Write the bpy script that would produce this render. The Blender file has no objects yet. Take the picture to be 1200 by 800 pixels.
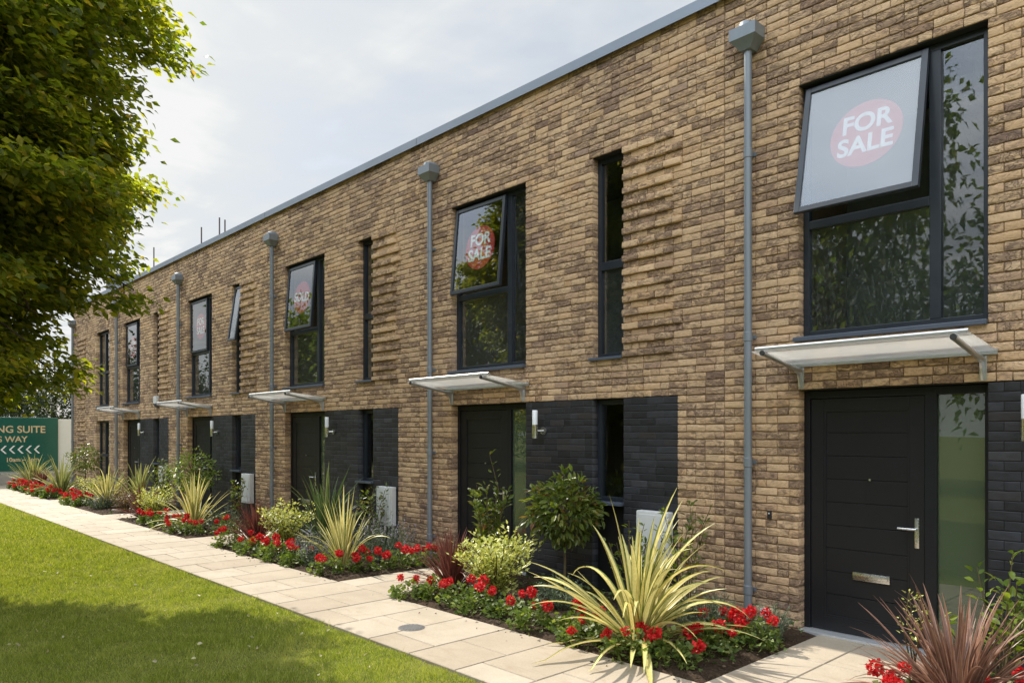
import bpy, math, random
import numpy as np
from mathutils import Vector, Matrix, Quaternion

random.seed(7); RS = np.random.RandomState(11)
scene = bpy.context.scene
COL = scene.collection
PI = math.pi

# ------------------------------------------------------------------ materials
def mat(name):
    m = bpy.data.materials.new(name); m.use_nodes = True
    nt = m.node_tree; nt.nodes.clear()
    out = nt.nodes.new('ShaderNodeOutputMaterial')
    return m, nt, out
class NT:
    def __init__(s, nt): s.nt = nt
    def n(s, t, **kw):
        x = s.nt.nodes.new(t)
        for k, v in kw.items():
            if k.startswith('i_'):
                key = k[2:]
                x.inputs[int(key) if key.isdigit() else key.replace('_', ' ')].default_value = v
            else: setattr(x, k, v)
        return x
    def l(s, a, b): s.nt.links.new(a, b)
    def ramp(s, fac, stops, interp='LINEAR'):
        r = s.n('ShaderNodeValToRGB'); r.color_ramp.interpolation = interp
        el = r.color_ramp.elements
        while len(el) < len(stops): el.new(0.5)
        for e, (p, c) in zip(el, stops):
            e.position = p; e.color = (*c, 1) if len(c) == 3 else c
        s.l(fac, r.inputs[0]); return r.outputs[0]
    def math(s, op, a, b=None, c=None, clamp=False):
        m = s.n('ShaderNodeMath', operation=op, use_clamp=clamp)
        for i, v in enumerate((a, b, c)):
            if v is None: continue
            if hasattr(v, 'is_linked'): s.l(v, m.inputs[i])
            else: m.inputs[i].default_value = v
        return m.outputs[0]
    def mix(s, fac, a, b, blend='MIX'):
        m = s.n('ShaderNodeMix', data_type='RGBA', blend_type=blend)
        for i, v in ((0, fac), (6, a), (7, b)):
            if hasattr(v, 'is_linked'): s.l(v, m.inputs[i])
            else: m.inputs[i].default_value = (*v, 1) if isinstance(v, tuple) and len(v) == 3 else v
        return m.outputs[2]
    def noise(s, vec, scale, detail=4, rough=.55, dist=0):
        x = s.n('ShaderNodeTexNoise'); x.inputs['Scale'].default_value = scale
        x.inputs['Detail'].default_value = detail; x.inputs['Roughness'].default_value = rough
        x.inputs['Distortion'].default_value = dist
        if vec is not None: s.l(vec, x.inputs['Vector'])
        return x.outputs['Fac']
    def vscale(s, vec, sc, add=None):
        m = s.n('ShaderNodeVectorMath', operation='MULTIPLY'); s.l(vec, m.inputs[0]); m.inputs[1].default_value = sc
        o = m.outputs[0]
        if add is not None:
            a = s.n('ShaderNodeVectorMath', operation='ADD'); s.l(o, a.inputs[0]); s.l(add, a.inputs[1]); o = a.outputs[0]
        return o
    def bump(s, h, strength, dist):
        b = s.n('ShaderNodeBump'); b.inputs['Strength'].default_value = strength; b.inputs['Distance'].default_value = dist
        s.l(h, b.inputs['Height']); return b.outputs[0]

def principled(name, col, rough=.5, metal=0, var=.12, vscale=8., bump=0, bscale=60., spec=.5, streak=None):
    m, nt, out = mat(name); N = NT(nt)
    p = N.n('ShaderNodeBsdfPrincipled'); N.l(p.outputs[0], out.inputs[0])
    p.inputs['Roughness'].default_value = rough; p.inputs['Metallic'].default_value = metal
    p.inputs['Specular IOR Level'].default_value = spec
    pos = N.n('ShaderNodeTexCoord').outputs['Object']
    f = N.noise(pos if streak is None else N.vscale(pos, streak), vscale, 5)
    c = N.mix(f, tuple(x*(1-var) for x in col), tuple(min(1, x*(1+var)) for x in col))
    N.l(c, p.inputs['Base Color'])
    r2 = N.math('MULTIPLY_ADD', N.noise(pos, vscale*2.3, 3), .25, rough-.12, clamp=True); N.l(r2, p.inputs['Roughness'])
    if bump: N.l(N.bump(N.noise(pos, bscale, 4), bump, .004), p.inputs['Normal'])
    return m

def attr(N, name): 
    a = N.n('ShaderNodeAttribute'); a.attribute_name = name; return a

def brick_mat():
    m, nt, out = mat('buff_brick'); N = NT(nt)
    p = N.n('ShaderNodeBsdfPrincipled'); N.l(p.outputs[0], out.inputs[0])
    p.inputs['Roughness'].default_value = .85; p.inputs['Specular IOR Level'].default_value = .25
    pos = N.n('ShaderNodeTexCoord').outputs['Object']
    r1 = attr(N, 'rnd').outputs['Fac']; r2 = attr(N, 'rndb').outputs['Fac']
    cv = N.n('ShaderNodeCombineXYZ')
    N.l(N.math('MULTIPLY', r1, 37.), cv.inputs[0]); N.l(N.math('MULTIPLY', r2, 53.), cv.inputs[1]); N.l(N.math('MULTIPLY', r1, 91.), cv.inputs[2])
    base = N.ramp(r1, [(0, (.54, .36, .21)), (.22, (.60, .43, .275)), (.45, (.57, .395, .245)), (.64, (.49, .33, .215)), (.80, (.37, .255, .185)), (1, (.23, .17, .145))])
    # scorched streaks running along the brick
    st = N.noise(N.vscale(pos, (6., 6., 15.), cv.outputs[0]), 1.0, 4, .6, 1.6)
    th = N.math('MULTIPLY_ADD', r2, .34, -.12)
    f = N.math('ADD', st, th); f = N.ramp(f, [(.52, (0, 0, 0)), (.68, (1, 1, 1))])
    c = N.mix(N.math('MULTIPLY', f, .66), base, (.135, .085, .07))
    fine = N.noise(N.vscale(pos, (30., 30., 55.), cv.outputs[0]), 1.0, 5, .7)
    c = N.mix(1.0, c, N.ramp(fine, [(.25, (.82, .81, .80)), (.75, (1.16, 1.15, 1.12))]), 'MULTIPLY')
    big = N.noise(pos, .55, 3); c = N.mix(1.0, c, N.ramp(big, [(.3, (.86, .86, .88)), (.7, (1.12, 1.1, 1.06))]), 'MULTIPLY')
    N.l(c, p.inputs['Base Color'])
    # creases of hand-thrown clay: curved folds, stronger in some bricks
    cr = N.noise(N.vscale(pos, (8., 8., 15.), cv.outputs[0]), 1.0, 2, .45, 2.6)
    rid = N.math('ABSOLUTE', N.math('SUBTRACT', cr, .5)); rid = N.math('MINIMUM', N.math('MULTIPLY', rid, 18.), 1.0)
    c = N.mix(N.math('MULTIPLY', N.math('SUBTRACT', 1., rid), N.math('MULTIPLY_ADD', r2, .75, .05)), c, (.085, .055, .042)); N.l(c, p.inputs['Base Color'])
    hh = N.math('MULTIPLY', N.math('MULTIPLY', rid, .9), N.math('MULTIPLY_ADD', r2, .9, .15))
    hh = N.math('ADD', hh, N.math('MULTIPLY', fine, .45))
    hh = N.math('ADD', hh, N.math('MULTIPLY', cr, .35))
    N.l(N.bump(hh, .75, .008), p.inputs['Normal'])
    return m

def dark_brick_mat():
    m, nt, out = mat('blue_black_brick'); N = NT(nt)
    p = N.n('ShaderNodeBsdfPrincipled'); N.l(p.outputs[0], out.inputs[0])
    pos = N.n('ShaderNodeTexCoord').outputs['Object']
    r1 = attr(N, 'rnd').outputs['Fac']
    base = N.ramp(r1, [(0, (.010, .010, .013)), (.25, (.018, .018, .023)), (.5, (.028, .030, .038)), (.65, (.026, .021, .022)), (1, (.055, .060, .075))])
    fine = N.noise(N.vscale(pos, (14., 14., 30.)), 1.0, 5, .65)
    c = N.mix(1.0, base, N.ramp(fine, [(.3, (.75, .75, .75)), (.7, (1.3, 1.3, 1.3))]), 'MULTIPLY'); N.l(c, p.inputs['Base Color'])
    N.l(N.ramp(fine, [(.3, (.42,)*3), (.7, (.66,)*3)]), p.inputs['Roughness'])
    N.l(N.bump(fine, .5, .004), p.inputs['Normal']); return m

def leaf_mat(name, stops, trans=.35, rough=.45, tint=(1, 1, 1), transcol=None, spec=.4):
    """per-leaf colour from the 'rnd' attribute; thin leaves let light through"""
    m, nt, out = mat(name); N = NT(nt)
    p = N.n('ShaderNodeBsdfPrincipled'); p.inputs['Roughness'].default_value = rough; p.inputs['Specular IOR Level'].default_value = spec
    r1 = attr(N, 'rnd').outputs['Fac']; c = N.ramp(r1, stops)
    pos = N.n('ShaderNodeTexCoord').outputs['Object']
    c = N.mix(1.0, c, N.ramp(N.noise(pos, 25., 3), [(.3, (.8,)*3), (.7, (1.2,)*3)]), 'MULTIPLY')
    N.l(c, p.inputs['Base Color'])
    t = N.n('ShaderNodeBsdfTranslucent')
    N.l(N.mix(1.0, c, transcol or (1.5, 1.6, .55), 'MULTIPLY'), t.inputs[0])
    mx = N.n('ShaderNodeMixShader'); mx.inputs[0].default_value = trans
    N.l(p.outputs[0], mx.inputs[1]); N.l(t.outputs[0], mx.inputs[2]); N.l(mx.outputs[0], out.inputs[0]); return m

def strap_mat(name, mid, edge, e0=.30, e1=.36, trans=.3, base_dark=None, rough=.4):
    """long strap leaf: a stripe across its width (attribute 'u'), with per-leaf variation"""
    m, nt, out = mat(name); N = NT(nt)
    p = N.n('ShaderNodeBsdfPrincipled'); p.inputs['Roughness'].default_value = rough; p.inputs['Specular IOR Level'].default_value = .35
    u = attr(N, 'u').outputs['Fac']; r1 = attr(N, 'rnd').outputs['Fac']
    pos = N.n('ShaderNodeTexCoord').outputs['Object']
    d = N.math('ABSOLUTE', N.math('SUBTRACT', u, .5))
    d = N.math('ADD', d, N.math('MULTIPLY_ADD', r1, .14, -.07))
    d = N.math('ADD', d, N.math('MULTIPLY_ADD', N.noise(N.vscale(pos, (40., 40., 5.)), 1., 3), .14, -.07))
    c = N.mix(N.ramp(d, [(e0, (0,)*3), (e1, (1,)*3)]), mid, edge)
    c = N.mix(1.0, c, N.ramp(r1, [(0, (.68, .7, .66)), (.55, (1, 1, 1)), (1, (1.22, 1.15, 1.05))]), 'MULTIPLY')
    c = N.mix(1.0, c, N.ramp(N.noise(N.vscale(pos, (90., 90., 8.)), 1., 2), [(.3, (.85,)*3), (.7, (1.12,)*3)]), 'MULTIPLY')
    N.l(c, p.inputs['Base Color'])
    t = N.n('ShaderNodeBsdfTranslucent'); N.l(c, t.inputs[0])
    mx = N.n('ShaderNodeMixShader'); mx.inputs[0].default_value = trans
    N.l(p.outputs[0], mx.inputs[1]); N.l(t.outputs[0], mx.inputs[2]); N.l(mx.outputs[0], out.inputs[0]); return m

def glass_mat(name, tint=(.55, .62, .6), tlf=.25, dcol=(.72, .75, .78), refl=.10, bump=.0, haze=0., rough=.0):
    m, nt, out = mat(name); N = NT(nt)
    tr = N.n('ShaderNodeBsdfTransparent'); tr.inputs[0].default_value = (*tint, 1)
    gl = N.n('ShaderNodeBsdfGlossy'); gl.inputs['Roughness'].default_value = rough; gl.inputs[0].default_value = (.95, .97, 1, 1)
    pos = N.n('ShaderNodeTexCoord').outputs['Object']
    fr = N.n('ShaderNodeFresnel'); fr.inputs['IOR'].default_value = 1.52
    fac = N.math('MULTIPLY_ADD', fr.outputs[0], 1.5, refl, clamp=True)
    gm = N.n('ShaderNodeNewGeometry'); fac = N.math('MULTIPLY', fac, N.math('SUBTRACT', 1., gm.outputs['Backfacing']))
    n2 = N.bump(N.noise(pos, 1.6, 2), .06, .006)
    N.l(n2, gl.inputs['Normal'])
    if bump:
        # clingy protective film: long crinkles in the plastic
        w = N.noise(N.vscale(pos, (16., 16., 3.2)), 1.0, 5, .6, 2.2)
        rid = N.math('ABSOLUTE', N.math('SUBTRACT', w, .5))
        line = N.ramp(rid, [(.0, (1,)*3), (.016, (0,)*3)])
        b = N.n('ShaderNodeBump'); b.inputs['Strength'].default_value = bump; b.inputs['Distance'].default_value = .004
        N.l(w, b.inputs['Height']); N.l(n2, b.inputs['Normal']); N.l(b.outputs[0], gl.inputs['Normal'])
    mx = N.n('ShaderNodeMixShader'); N.l(fac, mx.inputs[0]); N.l(tr.outputs[0], mx.inputs[1]); N.l(gl.outputs[0], mx.inputs[2])
    cur = mx.outputs[0]
    if bump or haze:
        df = N.n('ShaderNodeBsdfDiffuse'); df.inputs[0].default_value = (*dcol, 1)
        tl = N.n('ShaderNodeBsdfTranslucent'); tl.inputs[0].default_value = (*dcol, 1)
        ad = N.n('ShaderNodeMixShader'); ad.inputs[0].default_value = tlf; N.l(df.outputs[0], ad.inputs[1]); N.l(tl.outputs[0], ad.inputs[2])
        m2 = N.n('ShaderNodeMixShader')
        if bump: N.l(N.math('MULTIPLY_ADD', line, .13, haze, clamp=True), m2.inputs[0])
        else: m2.inputs[0].default_value = haze
        N.l(cur, m2.inputs[1]); N.l(ad.outputs[0], m2.inputs[2]); cur = m2.outputs[0]
    N.l(cur, out.inputs[0]); return m

def paving_mat():
    m, nt, out = mat('buff_paving'); N = NT(nt)
    p = N.n('ShaderNodeBsdfPrincipled'); N.l(p.outputs[0], out.inputs[0]); p.inputs['Roughness'].default_value = .8
    pos = N.n('ShaderNodeTexCoord').outputs['Object']; r1 = attr(N, 'rnd').outputs['Fac']
    c = N.ramp(r1, [(0, (.325, .27, .205)), (.5, (.365, .31, .24)), (1, (.40, .345, .275))])
    a = N.noise(pos, 1.7, 5, .6); b = N.noise(pos, 90., 3, .7); d = N.noise(N.vscale(pos, (2.5, 6., 1)), 1., 5, .7, 1.)
    c = N.mix(1., c, N.ramp(a, [(.3, (.86, .85, .83)), (.7, (1.08, 1.08, 1.08))]), 'MULTIPLY')
    c = N.mix(1., c, N.ramp(b, [(.3, (.86,)*3), (.7, (1.1,)*3)]), 'MULTIPLY')
    c = N.mix(N.math('MULTIPLY', N.ramp(d, [(.54, (0,)*3), (.70, (1,)*3)]), .42), c, (.23, .17, .11))
    N.l(c, p.inputs['Base Color']); N.l(N.bump(b, .35, .003), p.inputs['Normal']); return m

def ground_mat(name, c1, c2, c3, s1=1.2, s2=40., bump=.6, rough=.95):
    m, nt, out = mat(name); N = NT(nt)
    p = N.n('ShaderNodeBsdfPrincipled'); N.l(p.outputs[0], out.inputs[0]); p.inputs['Roughness'].default_value = rough; p.inputs['Specular IOR Level'].default_value = .15
    pos = N.n('ShaderNodeTexCoord').outputs['Object']
    a = N.noise(pos, s1, 5, .6); b = N.noise(pos, s2, 4, .7)
    c = N.mix(N.ramp(a, [(.35, (0,)*3), (.65, (1,)*3)]), c1, c2); c = N.mix(N.ramp(b, [(.45, (0,)*3), (.7, (1,)*3)]), c, c3)
    N.l(c, p.inputs['Base Color']); N.l(N.bump(b, bump, .02), p.inputs['Normal']); return m

def grass_mat():
    m, nt, out = mat('grass_blades'); N = NT(nt)
    p = N.n('ShaderNodeBsdfPrincipled'); p.inputs['Roughness'].default_value = .6; p.inputs['Specular IOR Level'].default_value = .25
    r1 = attr(N, 'rnd').outputs['Fac']; pos = N.n('ShaderNodeTexCoord').outputs['Object']
    c = N.ramp(r1, [(0, (.13, .18, .026)), (.5, (.28, .335, .05)), (.85, (.44, .455, .10)), (1, (.60, .53, .25))])
    a = N.noise(pos, .9, 4, .6)
    c = N.mix(N.math('MULTIPLY', N.ramp(a, [(.50, (0,)*3), (.66, (1,)*3)]), .42), c, (.50, .48, .17))
    N.l(c, p.inputs['Base Color'])
    t = N.n('ShaderNodeBsdfTranslucent'); N.l(N.mix(1., c, (1.3, 1.3, .6), 'MULTIPLY'), t.inputs[0])
    mx = N.n('ShaderNodeMixShader'); mx.inputs[0].default_value = .4
    N.l(p.outputs[0], mx.inputs[1]); N.l(t.outputs[0], mx.inputs[2]); N.l(mx.outputs[0], out.inputs[0]); return m

M = {}
M['brick'] = brick_mat(); M['dbrick'] = dark_brick_mat()
M['mortar'] = principled('buff_mortar', (.34, .25, .16), .95, var=.3, vscale=20., bump=.5, bscale=150.)
M['dmortar'] = principled('dark_mortar', (.016, .016, .018), .9, var=.2)
M['frame'] = principled('anthracite_frame', (.020, .025, .034), .34, var=.15, vscale=3.)
M['door'] = principled('black_door_paint', (.011, .011, .013), .45, var=.15, vscale=4., bump=.12, bscale=220., spec=.35)
M['doorframe'] = principled('black_frame', (.009, .010, .013), .42, var=.15, spec=.35)
M['lintel'] = principled('black_lintel', (.012, .012, .013), .7)
M['pipe'] = principled('grey_pipe', (.205, .23, .26), .38, metal=.25, var=.12, vscale=5., streak=(6, 6, .6))
M['coping'] = principled('grey_coping', (.22, .25, .30), .42, metal=.35, var=.12, vscale=1.5)
M['steel'] = principled('brushed_steel', (.62, .62, .63), .28, metal=1, var=.12, vscale=20.)
M['galv'] = principled('satin_aluminium', (.55, .56, .57), .34, metal=.8, var=.15, vscale=12.)
M['white'] = principled('white_plastic', (.62, .63, .63), .45, var=.08)
M['bluecap'] = principled('navy_plastic', (.02, .03, .09), .5)
M['shade'] = principled('opal_shade', (.82, .84, .88), .3, var=.03)
M['rubber'] = principled('black_rubber', (.012, .012, .012), .6)
M['sill'] = principled('anthracite_sill', (.075, .09, .12), .35, var=.15)
M['room'] = principled('room_paint', (.34, .36, .36), .9)
M['roof'] = principled('roof_felt', (.12, .12, .125), .9)
M['silver'] = principled('silver_threshold', (.70, .72, .75), .35, metal=.6)
M['paving'] = paving_mat()
M['joint'] = principled('paving_joint', (.13, .10, .07), .95, var=.25)
M['soil'] = ground_mat('soil_mulch', (.030, .020, .013), (.055, .036, .023), (.085, .058, .038), 3., 55., 1.)
M['lawn'] = ground_mat('lawn_thatch', (.09, .115, .02), (.15, .16, .04), (.17, .15, .055), 1.1, 60., .5)
M['grass'] = grass_mat()
M['iron'] = principled('cast_iron', (.16, .16, .165), .5, metal=.4, var=.2, vscale=30.)
M['bark'] = ground_mat('bark', (.06, .045, .03), (.10, .075, .05), (.03, .022, .016), 6., 30., 1.)
M['stem'] = principled('plant_stem', (.10, .075, .03), .7)
M['greenstem'] = principled('green_stem', (.09, .13, .035), .6)
M['red'] = principled('red_sign', (.52, .014, .020), .5, var=.05)
M['lettering'] = principled('white_lettering', (.85, .85, .85), .5, var=.02)
M['gold'] = principled('gold_lettering', (.62, .50, .30), .5, var=.03)
M['hoard'] = principled('green_banner', (.006, .10, .075), .30, var=.25, vscale=.8)
M['hoardwhite'] = principled('white_hoarding', (.70, .75, .76), .45, var=.06)
M['concrete'] = principled('concrete', (.36, .34, .31), .9, var=.2, bump=.3)
M['greymetal'] = principled('dark_grey_cladding', (.07, .08, .10), .5)
M['rust'] = principled('scaffold_tube', (.12, .10, .09), .6, metal=.4)
M['glass'] = glass_mat('window_glass', (.84, .88, .87), refl=.05)
M['film'] = glass_mat('filmed_glass', (.80, .85, .84), refl=.08, bump=.004, haze=.008)
M['hazy'] = glass_mat('hazy_film_glass', (.95, .96, .97), refl=.06, haze=.25, dcol=(.60, .64, .70))
M['canopyglass'] = glass_mat('frosted_canopy_glass', (.9, .9, .9), refl=.02, haze=.42, tlf=.8, dcol=(.62, .62, .60))
M['frost'] = glass_mat('frosted_sidelight', (.50, .60, .50), refl=.05, haze=.30, dcol=(.24, .31, .19))
# plants
M['tree'] = leaf_mat('tree_leaf', [(0, (.055, .088, .018)), (.5, (.145, .172, .030)), (.85, (.27, .26, .05)), (1, (.36, .26, .07))], .60, .34, transcol=(2.7, 2.6, .6))
M['treefar'] = leaf_mat('far_tree_leaf', [(0, (.07, .11, .025)), (.6, (.15, .20, .045)), (1, (.27, .29, .07))], .45)
M['treedark'] = leaf_mat('dark_tree_leaf', [(0, (.012, .022, .008)), (.6, (.025, .04, .012)), (1, (.05, .065, .02))], .25)
M['photinia'] = leaf_mat('photinia_leaf', [(0, (.055, .085, .016)), (.6, (.12, .155, .026)), (.85, (.19, .20, .04)), (1, (.26, .12, .05))], .3, .3)
M['shrubgreen'] = leaf_mat('bright_green_leaf', [(0, (.09, .15, .02)), (.6, (.17, .23, .03)), (1, (.30, .32, .07))], .35, .35)
M['euonymus'] = leaf_mat('variegated_leaf', [(0, (.20, .26, .05)), (.35, (.48, .51, .13)), (1, (.72, .70, .27))], .3, .4, transcol=(1.1, 1.1, .6))
M['geranium'] = leaf_mat('geranium_leaf', [(0, (.06, .10, .02)), (.6, (.12, .17, .035)), (1, (.26, .29, .09))], .3, .5)
M['petal'] = leaf_mat('red_petal', [(0, (.40, .008, .012)), (.6, (.62, .018, .020)), (1, (.75, .05, .045))], .25, .5, transcol=(1.2, .8, .8))
M['lavleaf'] = leaf_mat('grey_green_leaf', [(0, (.10, .13, .08)), (.6, (.17, .21, .14)), (1, (.26, .30, .22))], .25, .6, transcol=(1, 1.1, .8))
M['lilac'] = leaf_mat('lilac_flower', [(0, (.25, .20, .34)), (1, (.48, .42, .56))], .25, .6, transcol=(1, 1, 1))
M['cover'] = leaf_mat('ground_cover_leaf', [(0, (.04, .08, .02)), (.6, (.09, .14, .035)), (1, (.17, .20, .07))], .3, .5)
M['fallen'] = leaf_mat('fallen_leaf', [(0, (.42, .36, .18)), (1, (.62, .58, .40))], .2, .6, transcol=(1, 1, .8))
M['yuccay'] = strap_mat('yellow_striped_strap', (.72, .64, .26), (.15, .20, .045), .33, .40, .3)
M['yuccag'] = strap_mat('green_strap', (.075, .125, .04), (.30, .32, .12), .42, .46, .25)
M['yuccapale'] = strap_mat('green_yellow_strap', (.20, .25, .07), (.52, .48, .18), .26, .34, .3)
M['cordred'] = strap_mat('bronze_strap', (.15, .045, .036), (.24, .10, .075), .30, .42, .18, rough=.32)
M['cordbrown'] = strap_mat('brown_strap', (.22, .115, .08), (.36, .22, .165), .25, .42, .2, rough=.35)

# ------------------------------------------------------------------ mesh helpers
def link(o, parent=None):
    COL.objects.link(o)
    if parent is not None: o.parent = parent
    return o
def mesh_obj(name, verts, faces, m, parent=None, attrs=None, smooth=False):
    me = bpy.data.meshes.new(name)
    verts = np.asarray(verts, dtype=np.float32).reshape(-1, 3)
    if isinstance(faces, np.ndarray):
        nf, k = faces.shape
        me.vertices.add(len(verts)); me.vertices.foreach_set('co', verts.ravel())
        me.loops.add(nf*k); me.loops.foreach_set('vertex_index', faces.astype(np.int32).ravel())
        me.polygons.add(nf); me.polygons.foreach_set('loop_start', np.arange(0, nf*k, k, dtype=np.int32))
        me.polygons.foreach_set('loop_total', np.full(nf, k, dtype=np.int32))
        me.update(calc_edges=True); me.validate()
    else:
        me.from_pydata([tuple(map(float, v)) for v in verts], [], faces); me.update()
    me.materials.append(m)
    if attrs:
        for k, a in attrs.items():
            at = me.attributes.new(k, 'FLOAT', 'POINT'); at.data.foreach_set('value', np.asarray(a, dtype=np.float32))
    if smooth: me.polygons.foreach_set('use_smooth', [True]*len(me.polygons))
    return link(bpy.data.objects.new(name, me), parent)

def text_mesh(cu):
    tmp = bpy.data.objects.new('tmp_text', cu); COL.objects.link(tmp)
    me = bpy.data.meshes.new_from_object(tmp.evaluated_get(bpy.context.evaluated_depsgraph_get()))
    bpy.data.objects.remove(tmp); me.name = 'lettering'
    return link(bpy.data.objects.new('lettering', me))
class MB:
    def __init__(s): s.v = []; s.f = []
    def add(s, v, f):
        b = len(s.v); s.v += [tuple(map(float, p)) for p in v]; s.f += [tuple(i+b for i in q) for q in f]; return s
    def box(s, x0, x1, y0, y1, z0, z1, bev=0.0):
        if bev <= 0:
            v = [(x0,y0,z0),(x1,y0,z0),(x1,y1,z0),(x0,y1,z0),(x0,y0,z1),(x1,y0,z1),(x1,y1,z1),(x0,y1,z1)]
            return s.add(v, [(0,3,2,1),(4,5,6,7),(0,1,5,4),(1,2,6,5),(2,3,7,6),(3,0,4,7)])
        import bmesh
        bm = bmesh.new(); bmesh.ops.create_cube(bm, size=1)
        for q in bm.verts:
            q.co = ((x0+x1)/2+q.co.x*(x1-x0), (y0+y1)/2+q.co.y*(y1-y0), (z0+z1)/2+q.co.z*(z1-z0))
        bmesh.ops.bevel(bm, geom=bm.edges[:], offset=bev, segments=2, profile=.6, affect='EDGES')
        bm.verts.index_update(); s.add([q.co[:] for q in bm.verts], [[q.index for q in f.verts] for f in bm.faces]); bm.free(); return s
    def tube(s, pts, rad, n=12, cap=True):
        pts = [Vector(p) for p in pts]; rads = rad if isinstance(rad, (list, tuple)) else [rad]*len(pts)
        rings = []; up = None
        for i, p in enumerate(pts):
            d = (pts[min(i+1, len(pts)-1)]-pts[max(i-1, 0)]).normalized()
            if up is None or abs(d.dot(up)) > .99: up = Vector((0,0,1)) if abs(d.z) < .9 else Vector((1,0,0))
            a = d.cross(up).normalized(); b = d.cross(a).normalized(); up = -b if False else up
            rings.append([p+(a*math.cos(t)+b*math.sin(t))*rads[i] for t in [2*PI*k/n for k in range(n)]])
        v = [q for r in rings for q in r]; f = []
        for i in range(len(pts)-1):
            for k in range(n): f.append((i*n+k, i*n+(k+1)%n, (i+1)*n+(k+1)%n, (i+1)*n+k))
        if cap: f.append(tuple(range(n-1, -1, -1))); f.append(tuple(range((len(pts)-1)*n, len(pts)*n)))
        return s.add(v, f)
    def lathe(s, prof, c=(0,0,0), n=20, half=False):
        v = []; f = []
        for r, z in prof:
            for k in range(n): v.append((c[0]+r*math.cos(2*PI*k/n), c[1]+r*math.sin(2*PI*k/n), c[2]+z))
        for i in range(len(prof)-1):
            for k in range(n): f.append((i*n+k, i*n+(k+1)%n, (i+1)*n+(k+1)%n, (i+1)*n+k))
        f.append(tuple(range(n-1, -1, -1))); f.append(tuple(range((len(prof)-1)*n, len(prof)*n)))
        return s.add(v, f)
    def prism(s, pts, x0, x1):            # profile in (y,z), extruded along x
        n = len(pts); v = [(x0, y, z) for y, z in pts]+[(x1, y, z) for y, z in pts]
        f = [tuple(range(n-1, -1, -1)), tuple(range(n, 2*n))]+[(i, (i+1)%n, n+(i+1)%n, n+i) for i in range(n)]
        return s.add(v, f)
    def build(s, name, m, parent=None, smooth=False):
        o = mesh_obj(name, s.v, s.f, m, parent)
        if smooth: shade(o)
        return o
def shade(o, ang=40):
    me = o.data; me.polygons.foreach_set('use_smooth', [True]*len(me.polygons))
    me.set_sharp_from_angle(angle=math.radians(ang))
def tag(o, label, cat, group=None, kind=None):
    if label: o['label'] = label
    if cat: o['category'] = cat
    if group: o['group'] = group
    if kind: o['kind'] = kind
    return o
def empty(name, loc, label, cat, group=None):
    o = bpy.data.objects.new(name, None); o.location = loc; o.empty_display_size = .2; link(o)
    return tag(o, label, cat, group)

# ------------------------------------------------------------------ camera, light, sky
F, HORIZ = 870., 508.
TH = math.atan(819/F); D, EYE = 6.544, 1.82
cam = bpy.data.cameras.new('camera'); co = bpy.data.objects.new('camera', cam); link(co)
co.location = (0, -D, EYE)
co.rotation_euler = Vector((-math.cos(TH), math.sin(TH), 0)).to_track_quat('-Z', 'Y').to_euler()
cam.sensor_width = 36; cam.lens = F/1200*36; cam.shift_y = (HORIZ-400)/1200; cam.clip_end = 2000; cam.clip_start = .05
scene.camera = co

ELEV, PHI = math.radians(45), math.radians(3.0)
S = Vector((-math.cos(ELEV)*math.cos(PHI), math.cos(ELEV)*math.sin(PHI), math.sin(ELEV)))
sun = bpy.data.lights.new('sun', 'SUN'); sun.energy = 5.0; sun.angle = math.radians(.5); sun.color = (1, .92, .79)
so = bpy.data.objects.new('sun', sun); link(so); so.rotation_euler = (-S).to_track_quat('-Z', 'Y').to_euler(); so.location = (-20, 0, 30)

w = bpy.data.worlds.new('World'); scene.world = w; w.use_nodes = True
nt = w.node_tree; nt.nodes.clear(); N = NT(nt)
wo = N.n('ShaderNodeOutputWorld'); bg = N.n('ShaderNodeBackground'); N.l(bg.outputs[0], wo.inputs[0])
sky = N.n('ShaderNodeTexSky'); sky.sky_type = 'NISHITA'; sky.sun_disc = False
sky.sun_elevation = ELEV; sky.sun_rotation = math.radians(273); sky.air_density = 1.2; sky.dust_density = 2.5; sky.ozone_density = 1.2
bg.inputs['Strength'].default_value = .10
geo = N.n('ShaderNodeTexCoord').outputs['Generated']
sep = N.n('ShaderNodeSeparateXYZ'); N.l(geo, sep.inputs[0])
zz = N.math('MAXIMUM', sep.outputs[2], .06)
cx = N.n('ShaderNodeCombineXYZ'); N.l(N.math('DIVIDE', sep.outputs[0], zz), cx.inputs[0]); N.l(N.math('DIVIDE', sep.outputs[1], zz), cx.inputs[1])
cl1 = N.noise(N.vscale(cx.outputs[0], (.55, 1.25, 1)), .9, 6, .52, .6)
cl2 = N.noise(N.vscale(cx.outputs[0], (1.2, .7, 1)), 2.2, 5, .55, .3)
cm = N.math('ADD', N.math('MULTIPLY', cl1, .75), N.math('MULTIPLY', cl2, .25))
cover = N.ramp(cm, [(.33, (.55,)*3), (.52, (1,)*3)])
tone = N.ramp(cm, [(.40, (4.3, 4.62, 4.95)), (.50, (5.4, 5.65, 5.85)), (.58, (6.5, 6.55, 6.5))])
skyc = N.mix(cover, sky.outputs[0], tone)
# sky boost added high across the lawn, out of view, to brighten the facade
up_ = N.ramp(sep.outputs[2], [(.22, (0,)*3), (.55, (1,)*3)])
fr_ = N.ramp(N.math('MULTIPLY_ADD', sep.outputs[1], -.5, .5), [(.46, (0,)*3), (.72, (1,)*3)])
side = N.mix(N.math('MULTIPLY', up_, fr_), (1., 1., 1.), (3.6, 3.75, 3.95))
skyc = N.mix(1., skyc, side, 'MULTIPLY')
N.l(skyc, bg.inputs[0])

vs = scene.view_settings
vs.view_transform = 'Standard'; vs.look = 'None'; vs.gamma = 1; vs.use_curve_mapping = False; vs.exposure = 0.5

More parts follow.
